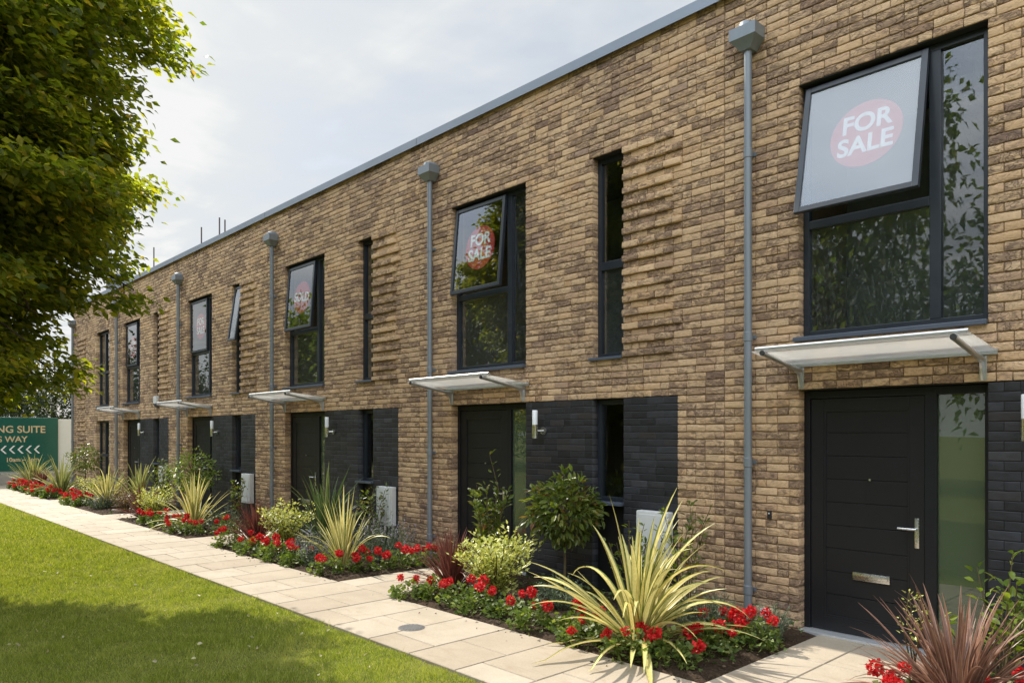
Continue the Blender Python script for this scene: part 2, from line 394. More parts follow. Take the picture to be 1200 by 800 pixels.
# ------------------------------------------------------------------ ground, path, beds
PITCH = 5.06
PIPE = [-3.64-PITCH*k for k in range(6)]
def gplane(name, x0, x1, y0, y1, z, m):
    o = mesh_obj(name, [(x0,y0,z),(x1,y0,z),(x1,y1,z),(x0,y1,z)], [(0,1,2,3)], m); o['kind'] = 'structure'; return o
gplane('lawn', -500, 500, -500, 500, 0, M['lawn'])
# path bedding and slabs
sv, sf, sr = [], [], []
def slab(x0, x1, y0, y1, z=.030):
    g = .0045; b = len(sv); e = .006; r = RS.rand(); dz = RS.uniform(-.0012, .0012)
    x0 += g; x1 -= g; y0 += g; y1 -= g
    for (a, c, h) in ((0, 0, -.03), (0, 0, -e), (e, e, 0)):
        for (px, py) in ((x0+a, y0+c), (x1-a, y0+c), (x1-a, y1-c), (x0+a, y1-c)): sv.append((px, py, z+h+dz)); sr.append(r)
    for k in range(2):
        for i in range(4): sf.append((b+k*4+i, b+k*4+(i+1) % 4, b+k*4+4+(i+1) % 4, b+k*4+4+i))
    sf.append((b+8, b+9, b+10, b+11))
x = 1.6; i = 0
while x > -29.4:
    x1 = x-.60
    if i % 2 == 0:
        slab(x1, x, -3.0, -2.45); slab(x1, x, -2.45, -1.90)
    else:
        slab(x1, x, -3.0, -2.72); slab(x1, x, -2.72, -1.90)
    x = x1; i += 1
for k in range(5):
    a, b_ = PIPE[k]+.69, PIPE[k]+1.74; mid = (a+b_)/2-.12
    yy = -1.9; j = 0
    for yb in (-1.42, -.80, -.005):
        if j % 2 == 0: slab(a, mid, yy, yb); slab(mid, b_, yy, yb)
        else: slab(a, mid+.0, yy, yb); slab(mid, b_, yy, yb)
        yy = yb; j += 1
for xa in np.arange(-31, -29.41, .53):
    for ya in np.arange(-14, -.3, .6): slab(xa, min(xa+.53, -29.4), ya, ya+.6)
o = mesh_obj('path', sv, sf, M['paving'], None, {'rnd': sr}); o['kind'] = 'structure'
bed_ = MB().box(-29.42, 1.6, -2.99, -1.91, -.05, .022)
for k in range(5): bed_.box(PIPE[k]+.70, PIPE[k]+1.73, -1.9, -.002, -.05, .021)
bed_.box(-31, -29.43, -14, -.01, -.05, .0225)
o = bed_.build('path_bedding', M['joint']); o['kind'] = 'structure'
# soil
BEDS = [(PIPE[0]+1.745, 1.6)]+[(PIPE[k+1]+1.745, PIPE[k]+.685) for k in range(4)]+[(-29.38, PIPE[4]+.685)]
gv, gf = [], []
for (a, b_) in BEDS:
    nx = int((b_-a)/.09)+1; ny = 22; base = len(gv)
    for ix in range(nx+1):
        for iy in range(ny+1):
            px = a+(b_-a)*ix/nx; py = -1.895+1.89*iy/ny
            edge = min(ix, nx-ix, iy)
            gv.append((px, py, .012+(0 if edge == 0 else .022+RS.uniform(-.016, .022))))
    for ix in range(nx):
        for iy in range(ny):
            q = base+ix*(ny+1)+iy; gf.append((q, q+ny+1, q+ny+2, q+1))
o = mesh_obj('soil', gv, gf, M['soil']); o['kind'] = 'structure'

# grass blades: one countless mass
def grass():
    n = 260000
    # sample denser near the camera
    X = np.empty(0); Y = np.empty(0)
    while len(X) < n:
        x = RS.uniform(-27, -1.0, n); y = RS.uniform(-10.5, -3.0, n)
        dx, dy = x, y+D
        z = -dx*math.cos(TH)+dy*math.sin(TH); xr = dx*math.sin(TH)+dy*math.cos(TH)
        ok = (z > 4.0) & (np.abs(xr/np.maximum(z, .1)) < .80) & (RS.rand(n) < np.clip((6.5/np.maximum(z, .1))**2.0, .05, 1))
        X = np.concatenate([X, x[ok]]); Y = np.concatenate([Y, y[ok]])
    X, Y = X[:n], Y[:n]
    # ragged lawn edge a little over the kerb of the path
    Y = np.where(Y > -3.02, Y+RS.rand(n)*.03-.012, Y)
    z = -X*math.cos(TH)+(Y+D)*math.sin(TH)
    sc = np.clip(z/6.5, .8, 2.6)
    tuft = .75+.5*np.clip(np.sin(X*9.1+2*np.sin(Y*5.3))*np.sin(Y*8.7+1.5*np.sin(X*4.1)), -.4, 1)
    h = tuft*RS.uniform(.018, .048, n)*np.where(RS.rand(n) < .05, 1.5, 1)*(.75+.25*sc); wd = RS.uniform(.0016, .0032, n)*sc*1.25
    a = RS.uniform(0, 2*PI, n); ln = RS.uniform(.2, .9, n)*h; b = RS.uniform(0, 2*PI, n)
    V = np.zeros((n, 3, 3), np.float32)
    V[:, 0] = np.stack([X-np.cos(a)*wd, Y-np.sin(a)*wd, np.zeros(n)], 1)
    V[:, 1] = np.stack([X+np.cos(a)*wd, Y+np.sin(a)*wd, np.zeros(n)], 1)
    V[:, 2] = np.stack([X+np.cos(b)*ln, Y+np.sin(b)*ln, h], 1)
    Fc = np.arange(n*3).reshape(n, 3)
    o = mesh_obj('grass', V.reshape(-1, 3), Fc, M['grass'], None, {'rnd': np.repeat(np.clip(RS.normal(.48, .22, n), 0, 1), 3)})
    tag(o, 'short mown grass of the sunlit lawn', 'grass', None, 'stuff')
grass()

# ------------------------------------------------------------------ brick walls
def brick_template(nx, nz):
    """unit brick: front grid then a back rim; returns arrays to be scaled"""
    U, W = np.meshgrid(np.array([0, .025, .33, .66, .975, 1]), np.array([0, .07, .5, .93, 1]), indexing='ij')
    idx = np.arange(nx*nz).reshape(nx, nz)
    fr = [(idx[i, j], idx[i+1, j], idx[i+1, j+1], idx[i, j+1]) for i in range(nx-1) for j in range(nz-1)]
    per = [idx[i, 0] for i in range(nx-1)]+[idx[nx-1, j] for j in range(nz-1)]+[idx[i, nz-1] for i in range(nx-1, 0, -1)]+[idx[0, j] for j in range(nz-1, 0, -1)]
    nb = nx*nz; P = len(per)
    for i in range(P): fr.append((per[i], nb+i, nb+(i+1) % P, per[(i+1) % P]))
    return U.ravel(), W.ravel(), np.array(per), np.array(fr)
def brick_mesh(name, bricks, m, parent, rough=1., nx=6, nz=5, bond_dark=.0):
    """bricks: rows (x0,x1,z0,z1,front_y,depth)"""
    B = np.array(bricks, dtype=np.float64); n = len(B)
    U, W, per, fr = brick_template(nx, nz); nf = nx*nz; P = len(per)
    rim = np.isin(np.arange(nf), per); corner = ((U == 0) | (U == 1)) & ((W == 0) | (W == 1))
    x = B[:, 0:1]+(B[:, 1:2]-B[:, 0:1])*U; z = B[:, 2:3]+(B[:, 3:4]-B[:, 2:3])*W
    jit = RS.normal(0, 1, (n, nf))
    y = B[:, 4:5]+np.where(rim, .0017*rough, 0)+jit*.0011*rough+RS.normal(0, 1, (n, 1))*.0016*rough
    # tilt and sag of hand-made bricks
    y = y+(U-.5)*RS.normal(0, .0018, (n, 1))*rough+(W-.5)*RS.normal(0, .0022, (n, 1))*rough
    z = z+np.where(rim, RS.normal(0, .0017, (n, nf))*rough, 0)+np.where(rim & (W == 0), -RS.rand(n, 1)*.0015, 0)
    z = z+(U-.5)*RS.normal(0, .002, (n, 1))*rough
    x = x+np.where(rim & ((U == 0) | (U == 1)) , np.where(U == 0, 1, -1)*RS.rand(n, nf)*.0022*rough, 0)
    x = x+np.where(corner, np.where(U == 0, 1, -1)*.0012*rough, 0); z = z+np.where(corner, np.where(W == 0, 1, -1)*.0014*rough, 0)
    V = np.zeros((n, nf+P, 3))
    V[:, :nf, 0] = x; V[:, :nf, 1] = y; V[:, :nf, 2] = z
    V[:, nf:, 0] = x[:, per]; V[:, nf:, 1] = B[:, 4:5]+B[:, 5:6]; V[:, nf:, 2] = z[:, per]
    Fc = (fr[None]+(np.arange(n)*(nf+P))[:, None, None]).reshape(-1, 4)
    # clustered tone: darker runs of bricks as laid from mixed packs
    cx_, cz_ = B[:, 0], B[:, 2]
    clump = .5+.5*np.sin(cx_*2.1+3*np.sin(cz_*1.3))*np.sin(cz_*2.7+2*np.sin(cx_*.9))
    r = np.clip(RS.beta(1.5, 3.1, n)*.95+(clump-.5)*.14, 0, 1); r2 = np.clip(RS.rand(n)*.75+clump*.3, 0, 1)
    return mesh_obj(name, V.reshape(-1, 3), Fc, m, parent, {'rnd': np.repeat(r, nf+P), 'rndb': np.repeat(r2, nf+P)})
ZB = -.04
def lay(x0, x1, z0, z1, openings, corbels=(), yfront=0., depth=.03, reveal=.13, course=.075, joint=.0115, headers=.18):
    out = []; k = 0; n = int(round((z1-ZB)/course))
    for k in range(n):
        za, zb = ZB+k*course+joint, ZB+(k+1)*course
        if zb <= z0+.01: continue
        spans = [(x0, x1, False, False)]
        for (a, b, c, d) in openings:
            if c-.01 < (za+zb)/2 < d+.01:
                ns = []
                for (s, e, l, r) in spans:
                    if b <= s or a >= e: ns.append((s, e, l, r)); continue
                    if a > s+.02: ns.append((s, a, l, True))
                    if b < e-.02: ns.append((b, e, True, r))
                spans = ns
        for (s, e, l, r) in spans:
            x = s; first = True
            while x < e-1e-4:
                if first: wd = .1025 if (k % 2) else .215
                else: wd = .1025 if random.random() < headers else .215
                first = False
                xe = x+wd
                if e-xe < .075: xe = e
                dp = reveal if ((l and abs(x-s) < 1e-6) or (r and xe >= e-1e-6)) else depth
                yf = yfront
                mid = (x+xe)/2
                for (a, b, c, d) in corbels:
                    if a-.03 < mid < b+.03 and c < (za+zb)/2 < d and k % 2 == 0: yf = yfront-.030; dp = max(dp, .06)
                out.append((x, xe, za, zb, yf, dp)); x = xe+joint*.5
    return out
def backing(x0, x1, z0, z1, openings, y0, y1, shrink=.004):
    op = [(a-shrink, b+shrink, c-shrink, d+shrink) for a, b, c, d in openings]
    xs = sorted({x0, x1, *[min(max(v, x0), x1) for q in op for v in q[:2]]}); zs = sorted({z0, z1, *[min(max(v, z0), z1) for q in op for v in q[2:]]})
    mb = MB()
    for a, b in zip(xs, xs[1:]):
        # merge vertically where nothing is cut out
        run = None
        for c, d in zip(zs, zs[1:]):
            mx_, mz_ = (a+b)/2, (c+d)/2
            hole = any(q[0] < mx_ < q[1] and q[2] < mz_ < q[3] for q in op)
            if hole:
                if run: mb.box(a, b, y0, y1, run[0], run[1]); run = None
            else: run = (run[0], d) if run else (c, d)
        if run: mb.box(a, b, y0, y1, run[0], run[1])
    return mb

HEAD, WB, WT, PT = 2.21, 2.66, 4.985, 6.11
O0, O1 = .50, 2.0          # door / wide window
N0, N1 = 3.10, 3.55        # slot windows
DK = 4.26
def rect_frame(mb, x0, x1, z0, z1, y0, y1, t, bev=.004):
    mb.box(x0, x0+t, y0, y1, z0, z1, bev); mb.box(x1-t, x1, y0, y1, z0, z1, bev)
    mb.box(x0+t-.001, x1-t+.001, y0+.001, y1-.001, z0, z0+t, bev); mb.box(x0+t-.001, x1-t+.001, y0+.001, y1-.001, z1-t, z1, bev)
def pane(name, x0, x1, z0, z1, y, m, parent):
    return MB().box(x0, x1, y, y+.012, z0, z1).build(name, m, parent)
def sash(parent, x0, x1, z0, z1, y, tilt, glass, vent=False):
    """top-hung sash: its own frame and glass, swung outwards about its top edge"""
    h = z1-z0; mb = MB(); rect_frame(mb, x0, x1, -h, 0, -.045, .0, .052, .006)
    mb.box(x0+.045, x1-.045, -.008, .003, -h+.045, -.045) if False else None
    o = mb.build('sash', M['frame'], parent)
    o.location = (0, y, z1); o.rotation_euler = (-tilt, 0, 0)
    # glass bedded in the same sash (still one moving sub-part mesh, second material)
    g = MB().box(x0+.050, x1-.050, -.030, -.018, -h+.050, -.050).build('pane', glass, parent)
    g.location = o.location; g.rotation_euler = o.rotation_euler
    return o
def wide_window(root, x0, x1, tilt, top_glass, low_glass):
    y0, y1 = .10, .165; mull = x0+1.06; tr = 3.73
    mb = MB(); rect_frame(mb, x0, x1, WB+.04, WT, y0, y1, .055)
    mb.box(mull, mull+.085, y0-.004, y1-.004, WB+.095, WT-.055, .005)
    mb.box(x0+.055, mull, y0-.003, y1-.005, tr-.045, tr+.03, .005)
    wdw = mb.build('window', M['frame'], root)
    pane('pane', x0+.055, mull, WB+.095, tr-.045, .135, low_glass, wdw)
    pane('pane', mull+.085, x1-.055, WB+.095, WT-.055, .135, low_glass if low_glass else M['glass'], wdw)
    sash(wdw, x0+.045, mull+.01, tr+.012, WT-.04, y0-.004, tilt, top_glass)
    MB().box(x0-.035, x1+.0, -.045, .16, WB-.004, WB+.036, .006).build('sill', M['sill'], wdw)
    # timber-dark vent strip at the head
    MB().box(x0+.25, mull-.25, y0-.012, y0+.01, WT-.036, WT-.018).build('trickle_vent', M['rubber'], wdw)
    return wdw
def slot_window(root, x0, x1, z0, z1, tilt, tr=3.75, sill=True, glass=None):
    y0, y1 = .10, .165; glass = glass or M['film']
    mb = MB(); rect_frame(mb, x0, x1, z0+(.03 if sill else 0), z1, y0, y1, .05)
    if tr: mb.box(x0+.05, x1-.05, y0-.004, y1-.004, tr-.05, tr+.045, .005)
    wdw = mb.build('window', M['frame'], root)
    zb = z0+(.08 if sill else .05)
    if tr:
        pane('pane', x0+.05, x1-.05, zb, tr-.05, .135, glass, wdw)
        if tilt: sash(wdw, x0+.03, x1-.03, tr+.02, z1-.035, y0-.003, tilt, glass)
        else: pane('pane', x0+.05, x1-.05, tr+.045, z1-.05, .135, M['glass'], wdw)
    else: pane('pane', x0+.05, x1-.05, zb, z1-.05, .135, glass, wdw)
    if sill: MB().box(x0-.03, x1-.002, -.04, .16, z0-.004, z0+.028, .005).build('sill', M['sill'], wdw)
    return wdw
def lintel(root, x0, x1, z):
    MB().box(x0+.002, x1-.002, .012, .24, z+.002, z+.03).build('lintel', M['lintel'], root)
def drainpipe(root):
    x, y = (.04 if root.location.x > -4 else .10), -.075
    mb = MB().tube([(x, y, .02), (x, y, 5.47)], .037, 16)
    p = mb.build('drainpipe', M['pipe'], root, True)
    for z in (.34, 1.55, 2.74, 4.48):
        b = MB().lathe([(.038, -.045), (.0425, -.04), (.0425, .04), (.038, .045)], (x, y, z), 16)
        b.box(x-.012, x+.012, y+.03, -.002, z-.015, z+.015).box(x-.05, x+.05, -.012, -.001, z-.018, z+.018)
        b.build('pipe_bracket', M['pipe'], p, True)
    # hopper: tapered box, rim and a rounded outlet hood on top
    h = MB()
    t, b_ = (.135, .19), (.075, .10)
    def ring(w, d, z): return [(x-w, -.006-d, z), (x+w, -.006-d, z), (x+w, -.006, z), (x-w, -.006, z)]
    R = [ring(.055, .125, 5.45), ring(.122, .175, 5.535), ring(.135, .185, 5.545), ring(.135, .185, 5.655), ring(.122, .172, 5.655), ring(.12, .17, 5.62)]
    v = [p_ for r in R for p_ in r]; f = [(3, 2, 1, 0)]
    for i in range(len(R)-1):
        for k in range(4): f.append((i*4+k, i*4+(k+1) % 4, i*4+4+(k+1) % 4, i*4+4+k))
    f.append(tuple(range(len(v)-4, len(v)))); h.add(v, f)
    dome = []; n = 16
    h.tube([(x, -.002, 5.65), (x, -.10, 5.65), (x, -.135, 5.645), (x, -.155, 5.63)], [.085, .085, .07, .03], 16)
    h.build('hopper', M['pipe'], p, True)
def canopy(root):
    xa, xb = .42, 2.07; zw, zf, yf = 2.445, 2.515, -.70
    c = MB().add([(xa, -.03, zw), (xb, -.03, zw), (xb, yf, zf), (xa, yf, zf), (xa, -.03, zw+.008), (xb, -.03, zw+.008), (xb, yf, zf+.008), (xa, yf, zf+.008)],
                 [(0,1,2,3),(7,6,5,4),(0,4,5,1),(1,5,6,2),(2,6,7,3),(3,7,4,0)]).build('canopy', M['canopyglass'], root)
    MB().tube([(xa+.02, yf+.035, zf+.026), (xb-.02, yf+.035, zf+.026)], .019, 14).build('front_rail', M['galv'], c, True)
    MB().box(xa, xb, -.035, -.004, zw-.022, zw+.02).build('wall_rail', M['galv'], c)
    for x in (.53, 1.97):
        a = MB().tube([(x, -.02, zw-.055), (x, -.15, zw-.040), (x, yf-.01, zf-.018)], [.020, .022, .022], 14)
        a.tube([(x, yf-.004, zf-.018), (x, yf-.018, zf-.0165)], .0235, 14)
        # curved gusset from the arm down to the wall plate
        pts = [(-.004, 2.43), (-.004, 2.235), (-.030, 2.225), (-.052, 2.25), (-.058, 2.31), (-.085, 2.36), (-.17, 2.395), (-.20, 2.42)]
        a.prism(pts, x-.007, x+.007)
        a.box(x-.026, x+.026, -.012, -.003, 2.225, 2.42, .004)
        a.tube([(x, -.030, 2.255), (x, -.0125, 2.255)], .009, 8)
        a.build('arm', M['galv'], c, True)
        e = MB().tube([(x, yf-.0185, zf-.0165), (x, yf-.028, zf-.0155)], .0225, 14); e.build('end_cap', M['rubber'], c, True)
def door(root):
    y0, y1 = .115, .185; x0, x1 = O0, O1; zt = HEAD
    fl, lx0, lx1, gx0, gx1 = .06, x0+.06, x0+.06+.955, x0+1.11, x1-.05
    mb = MB()
    mb.box(x0, lx0-.004, y0, y1, .03, zt-.002, .004); mb.box(lx1+.004, gx0, y0, y1, .03, zt-.002, .004)
    mb.box(gx1, x1, y0, y1, .03, zt-.002, .004); mb.box(lx0-.005, lx1+.005, y0+.001, y1-.001, zt-.07, zt-.003, .004)
    mb.box(gx0-.001, gx1+.001, y0+.001, y1-.001, zt-.07, zt-.003, .004); mb.box(gx0-.001, gx1+.001, y0+.001, y1-.001, .03, .12, .004)
    fr = mb.build('door_frame', M['doorframe'], root)
    MB().box(x0+.002, x1-.002, -.012, y1, -.01, .045, .005).build('threshold', M['silver'], fr)
    MB().box(gx0, gx1, .148, .162, .12, zt-.07).build('sidelight', M['frost'], fr)
    # leaf: stiles and rails round a recessed panel of broad horizontal boards
    za, zb = .052, zt-.075; st = .115
    d = MB(); yl = y0+.012
    d.box(lx0, lx0+st, yl, yl+.05, za, zb, .004); d.box(lx1-st, lx1, yl, yl+.05, za, zb, .004)
    d.box(lx0+st, lx1-st, yl+.0007, yl+.05, za, za+.12, .004); d.box(lx0+st, lx1-st, yl+.0007, yl+.05, zb-.10, zb, .004)
    pz0, pz1 = za+.12, zb-.10; nb = 9; bh = (pz1-pz0)/nb
    d.box(lx0+st, lx1-st, yl+.024, yl+.045, pz0, pz1)
    for k in range(nb): d.box(lx0+st+.004, lx1-st-.004, yl+.014, yl+.03, pz0+k*bh+.003, pz0+(k+1)*bh-.003, .0025)
    # moulding bead round the panel
    bd = .018
    for (a, b, c, e) in ((lx0+st, lx0+st+bd, pz0, pz1), (lx1-st-bd, lx1-st, pz0, pz1), (lx0+st+bd, lx1-st-bd, pz0, pz0+bd), (lx0+st+bd, lx1-st-bd, pz1-bd, pz1)):
        d.box(a, b, yl+.004, yl+.02, c, e, .004)
    leaf = d.build('front_door', M['door'], root)
    hx = lx1-.055
    h = MB().box(hx-.018, hx+.018, yl-.012, yl+.001, .87, 1.12, .004)
    h.tube([(hx, yl-.01, 1.03), (hx, yl-.055, 1.03), (hx-.02, yl-.06, 1.03), (hx-.135, yl-.058, 1.03)], .010, 10)
    h.tube([(hx, yl-.018, .93), (hx, yl-.011, .93)], .010, 10)
    h.build('door_handle', M['steel'], leaf, True)
    lx = (lx0+lx1)/2+.05
    l = MB().box(lx-.155, lx+.155, yl-.002, yl+.012, .535, .605, .004).box(lx-.14, lx+.14, yl-.010, yl-.001, .560, .598, .006)
    l.build('letter_plate', M['steel'], leaf, True)
    MB().tube([(lx-.01, yl+.002, 1.42), (lx-.01, yl+.012, 1.42)], .010, 10).build('peephole', M['steel'], leaf, True)
def wall_lamp(root):
    x, y = 2.27, -.105
    a = MB().lathe([(.036, 1.765), (.036, 1.925), (.038, 1.93)], (x, y, 0), 18)
    a.tube([(x, y, 1.855), (x+.03, -.05, 1.855), (x+.055, -.012, 1.855)], .013, 10)
    a.tube([(x+.055, -.020, 1.855), (x+.055, -.002, 1.855)], .048, 20)
    l = a.build('wall_lamp', M['steel'], root, True)
    MB().lathe([(.033, 1.931), (.034, 2.10), (.030, 2.108)], (x, y, 0), 18).build('lamp_shade', M['shade'], l, True)
def meter_box(root):
    m = MB().box(3.80, 4.21, -.10, -.003, .40, 1.0, .012).build('meter_box', M['white'], root)
    MB().box(3.835, 4.175, -.106, -.099, .435, .965, .003).build('meter_door', M['white'], m)
    MB().tube([(4.14, -.112, .70), (4.14, -.105, .70)], .012, 10).build('lock', M['rubber'], m)

def house(k, label, sash_tilt, slot_tilt, top_glass, low_glass):
    px = PIPE[k]; root = empty('terraced_house', (px, 0, 0), label, 'house', 'terraced houses along the path')
    end = (k == 5); x0, x1 = -.25 if not end else -.16, PITCH-.25
    if k == 0: x1 = PITCH+.6
    x1 -= .010
    if not end:
        ops = [(O0, O1, -.1, HEAD), (O1, DK, -.1, HEAD), (O0, O1, WB, WT), (N0, N1, WB, WT)]
        cb = [(N1, DK, WB, WT)]
    else:
        ops = [(2.74, 4.14, -.1, HEAD), (2.74, 4.14, WB, WT)]
        cb = [(.45, 1.45, -.05, 2.3), (.45, 1.45, WB-.05, WT)]
    bw = brick_mesh('brick_wall', lay(x0, x1, 0, PT, ops, cb), M['brick'], root)
    backing(x0-.005, x1+.005, -.05, PT, ops, .016, .25).build('mortar', M['mortar'], bw)
    # coping, roof and the plain shell behind
    cp = MB().prism([(-.055, PT-.035), (-.055, PT+.078), (-.03, PT+.088), (.30, PT+.095), (.30, PT+.003), (-.047, PT+.003), (-.047, PT-.035)], x0-.004, x1+.004)
    cp.box(x1-.03, x1+.0035, -.058, -.054, PT-.034, PT+.074)
    cp.build('coping', M['coping'], root)
    MB().box(x0-.004, x1+.004, .255, 8.0, 5.50, 5.60).build('roof', M['roof'], root)
    sh = MB().box(x0-.004, x1+.004, 7.75, 8.0, 0, 5.49)
    sh.box(x0-.004, x0+.10, .26, 7.74, 0, 5.49); sh.box(x1-.10, x1+.004, .26, 7.74, 0, 5.49)
    sh.build('shell_wall', M['mortar'], root)
    rm = MB().box(x0+.11, x1-.11, 2.6, 2.7, .01, 5.48).box(x0+.11, x1-.11, .26, 2.59, 2.30, 2.55).box(x0+.11, x1-.11, .27, 2.59, -.02, .005)
    rm.build('room_wall', M['room'], root)
    if end:
        drainpipe(root)
        lintel(root, 2.74, 4.14, WT); lintel(root, 2.74, 4.14, HEAD)
        wide_window_end(root)
        return root
    # dark brick beside the door
    for (pa, pb_, oa) in ((O1, N0, (N0, N0+.4, -.1, HEAD)), (N1, DK, (N1-.4, N1, -.1, HEAD))):
        br = lay(pa, pb_, 0, HEAD, [oa], (), .004, .03, .03, .075, .006, .2)
        br = [(x_, X_, z_, Z_, y_, .13 if (X_ > N0-.01 and pa == O1) or (x_ < N1+.01 and pa == N1) else .03) for (x_, X_, z_, Z_, y_, d_) in br]
        db = brick_mesh('dark_brick_panel', br, M['dbrick'], root, rough=.3)
        backing(pa+.004, pb_-.004, -.05, HEAD-.001, [], .008, .25).build('dark_mortar', M['dmortar'], db)
    lintel(root, O0, O1, WT); lintel(root, N0, N1, WT)
    MB().box(O0+.002, DK-.002, .014, .24, HEAD+.002, HEAD+.03).build('lintel', M['lintel'], root)
    drainpipe(root); canopy(root); door(root); wall_lamp(root)
    if k in (1, 2, 3, 4): meter_box(root)
    wide_window(root, O0, O1, sash_tilt, top_glass, low_glass)
    slot_window(root, N0, N1, WB, WT, slot_tilt)
    slot_window(root, N0, N1, 1.02, HEAD-.003, 0, None, True, M['glass'])
    MB().box(N0+.002, N1-.002, .105, .16, .0, 1.015).build('spandrel_panel', M['door'], root)
    return root
def wide_window_end(root):
    for (z0, z1, tr) in ((WB, WT, 3.73), (.02, HEAD, 1.15)):
        mb = MB(); rect_frame(mb, 2.74, 4.14, z0+.03, z1-.002, .10, .165, .055)
        mb.box(3.35, 3.43, .097, .16, z0+.085, z1-.057, .005); mb.box(2.795, 3.35, .096, .16, tr-.04, tr+.04, .005); mb.box(3.43, 4.085, .096, .16, tr-.04, tr+.04, .005)
        wdw = mb.build('window', M['frame'], root)
        for (a, b) in ((2.795, 3.35), (3.43, 4.085)):
            pane('pane', a, b, z0+.085, tr-.04, .135, M['film'], wdw); pane('pane', a, b, tr+.04, z1-.057, .135, M['glass'], wdw)
        MB().box(2.71, 4.138, -.04, .16, z0-.004, z0+.028, .005).build('sill', M['sill'], wdw)

R = math.radians
TILT0 = R(12)
H = [
 house(0, 'brick terraced house with a milky for sale window hanging wide open above its black door', TILT0, 0, M['hazy'], M['film']),
 house(1, 'brick terraced house with a vivid for sale disc behind its slightly open upstairs window', R(5.4), 0, M['glass'], M['film']),
 house(2, 'brick terraced house whose open upstairs window carries a sold disc', R(4.5), 0, M['glass'], M['film']),
 house(3, 'brick terraced house whose narrow upstairs window hangs open beside a shut for sale window', 0.0, R(8.5), M['glass'], M['film']),
 house(4, 'brick terraced house with a white alarm box on the wall above its dark porch', 0.0, 0, M['glass'], M['film']),
 house(5, 'end house of the brick terrace with projecting brick bands on both storeys and no door', 0, 0, M['glass'], M['film']),
]
a = MB().box(3.36, 3.60, -.09, -.003, 2.60, 2.80, .02); ab = a.build('alarm_box', M['white'], H[4])
MB().prism([(-.088, 2.60), (-.088, 2.585), (-.045, 2.52), (-.004, 2.52), (-.004, 2.598)], 3.375, 3.585).build('alarm_base', M['bluecap'], ab)
b = MB().box(.205, .245, -.022, -.004, 1.02, 1.10, .005).build('doorbell', M['rubber'], H[0]); MB().tube([(.225, -.026, 1.075), (.225, -.021, 1.075)], .007, 8).build('button', M['white'], b)
MB().box(.145, .235, -.045, -.003, .09, .18, .008).build('outlet_cap', M['white'], H[0])
for k in (1, 2): MB().box(.145, .235, -.045, -.003, .09, .18, .008).build('outlet_cap', M['white'], H[k])

# round sale signs stuck behind the upstairs glass
def sign(k, text, tilt, label, size=.30, spin=0., dx=0., dz=0., y=.155):
    px = PIPE[k]
    r = empty('sale_sign', (px+O0+.56+dx, 0, 0), label, 'sign', 'round sale signs in the upstairs windows')
    h = WT-.04; L = .60-dz
    # position along the swung sash, just behind its glass
    yy = .096+ -math.sin(tilt)*L + math.cos(tilt)*.004; zz = h-math.cos(tilt)*L - math.sin(tilt)*.004
    r.location = (px+O0+.56+dx, yy+.008, zz); r.rotation_euler = (-tilt, spin, 0)
    d = MB().tube([(0, -.004, 0), (0, 0, 0)], size, 48); d.build('disc', M['red'], r)
    for i, line in enumerate(text.split()):
        cu = bpy.data.curves.new('lettering', 'FONT'); cu.body = line; cu.align_x = 'CENTER'; cu.align_y = 'CENTER'
        n = len(text.split()); cu.size = .215 if n == 2 else .22; cu.extrude = .0012; cu.offset = .0055
        cu.materials.append(M['lettering']); t = text_mesh(cu); t.parent = r
        t.rotation_euler = (R(90), 0, 0); t.location = (0, -.0065, (.105 if i == 0 else -.100) if n == 2 else 0)
        t.scale = (1.02, 1.05, 1)
sign(0, 'FOR SALE', TILT0, 'pale pink for sale disc seen through a milky open window', dz=.02, dx=.04)
sign(1, 'FOR SALE', R(5.4), 'bright red for sale disc in a window beside a full height pane', dz=.0)
sign(2, 'SOLD', R(4.5), 'red sold disc in an open reflective window', dz=.0, spin=R(4))
sign(3, 'FOR SALE', 0, 'red for sale disc in a closed window between two drainpipes', dz=.0)
sign(4, 'FOR SALE', 0, 'dim red disc in the closed window above the alarm box house door', dz=-.05)

# things on and beyond the roof
for (xx, yy, z1, lb) in ((-21.9, 2.2, 8.2, 'tall thin rusty tube rising above the roof edge, taller of a close pair'), (-21.5, 2.2, 8.05, 'thin rusty tube above the roof edge, shorter of a close pair'),
                         (-23.3, 2.2, 8.2, 'lone thin rusty tube above the roof, next to the close pair'), (-27.7, 2.2, 8.38, 'lone thin tube above the roof edge beside the tree tip')):
    t = MB().tube([(xx, yy, 5.6), (xx, yy, z1)], .022, 8).box(xx-.08, xx+.08, yy-.08, yy+.08, 5.6, 5.63).build('roof_tube', M['rust']); tag(t, lb, 'tube', 'thin tubes standing on the roof')
r_ = empty('roof_unit', (-28.0, 1.3, 5.6), 'dark grey metal plant unit on the far end of the roof', 'roof unit')
MB().box(-.6, .6, -.4, .4, .01, 1.55, .03).build('casing', M['greymetal'], r_); MB().box(-.65, .65, -.45, .45, 1.552, 1.62, .02).build('lid', M['coping'], r_)

# ------------------------------------------------------------------ manhole cover
mh = empty('drain_cover', (-5.63, -2.52, .030), 'small round iron drain cover set in the buff paving', 'drain cover')
c = MB().lathe([(.125, 0), (.125, .004), (.115, .005)], n=28); c.build('rim', M['iron'], mh)
c = MB()
for i in range(-4, 5):
    hw = math.sqrt(max(.0, .108**2-(i*.024)**2)); c.box(-hw, hw, i*.024-.007, i*.024+.007, .005, .009, .001)
c.build('grating', M['iron'], mh)

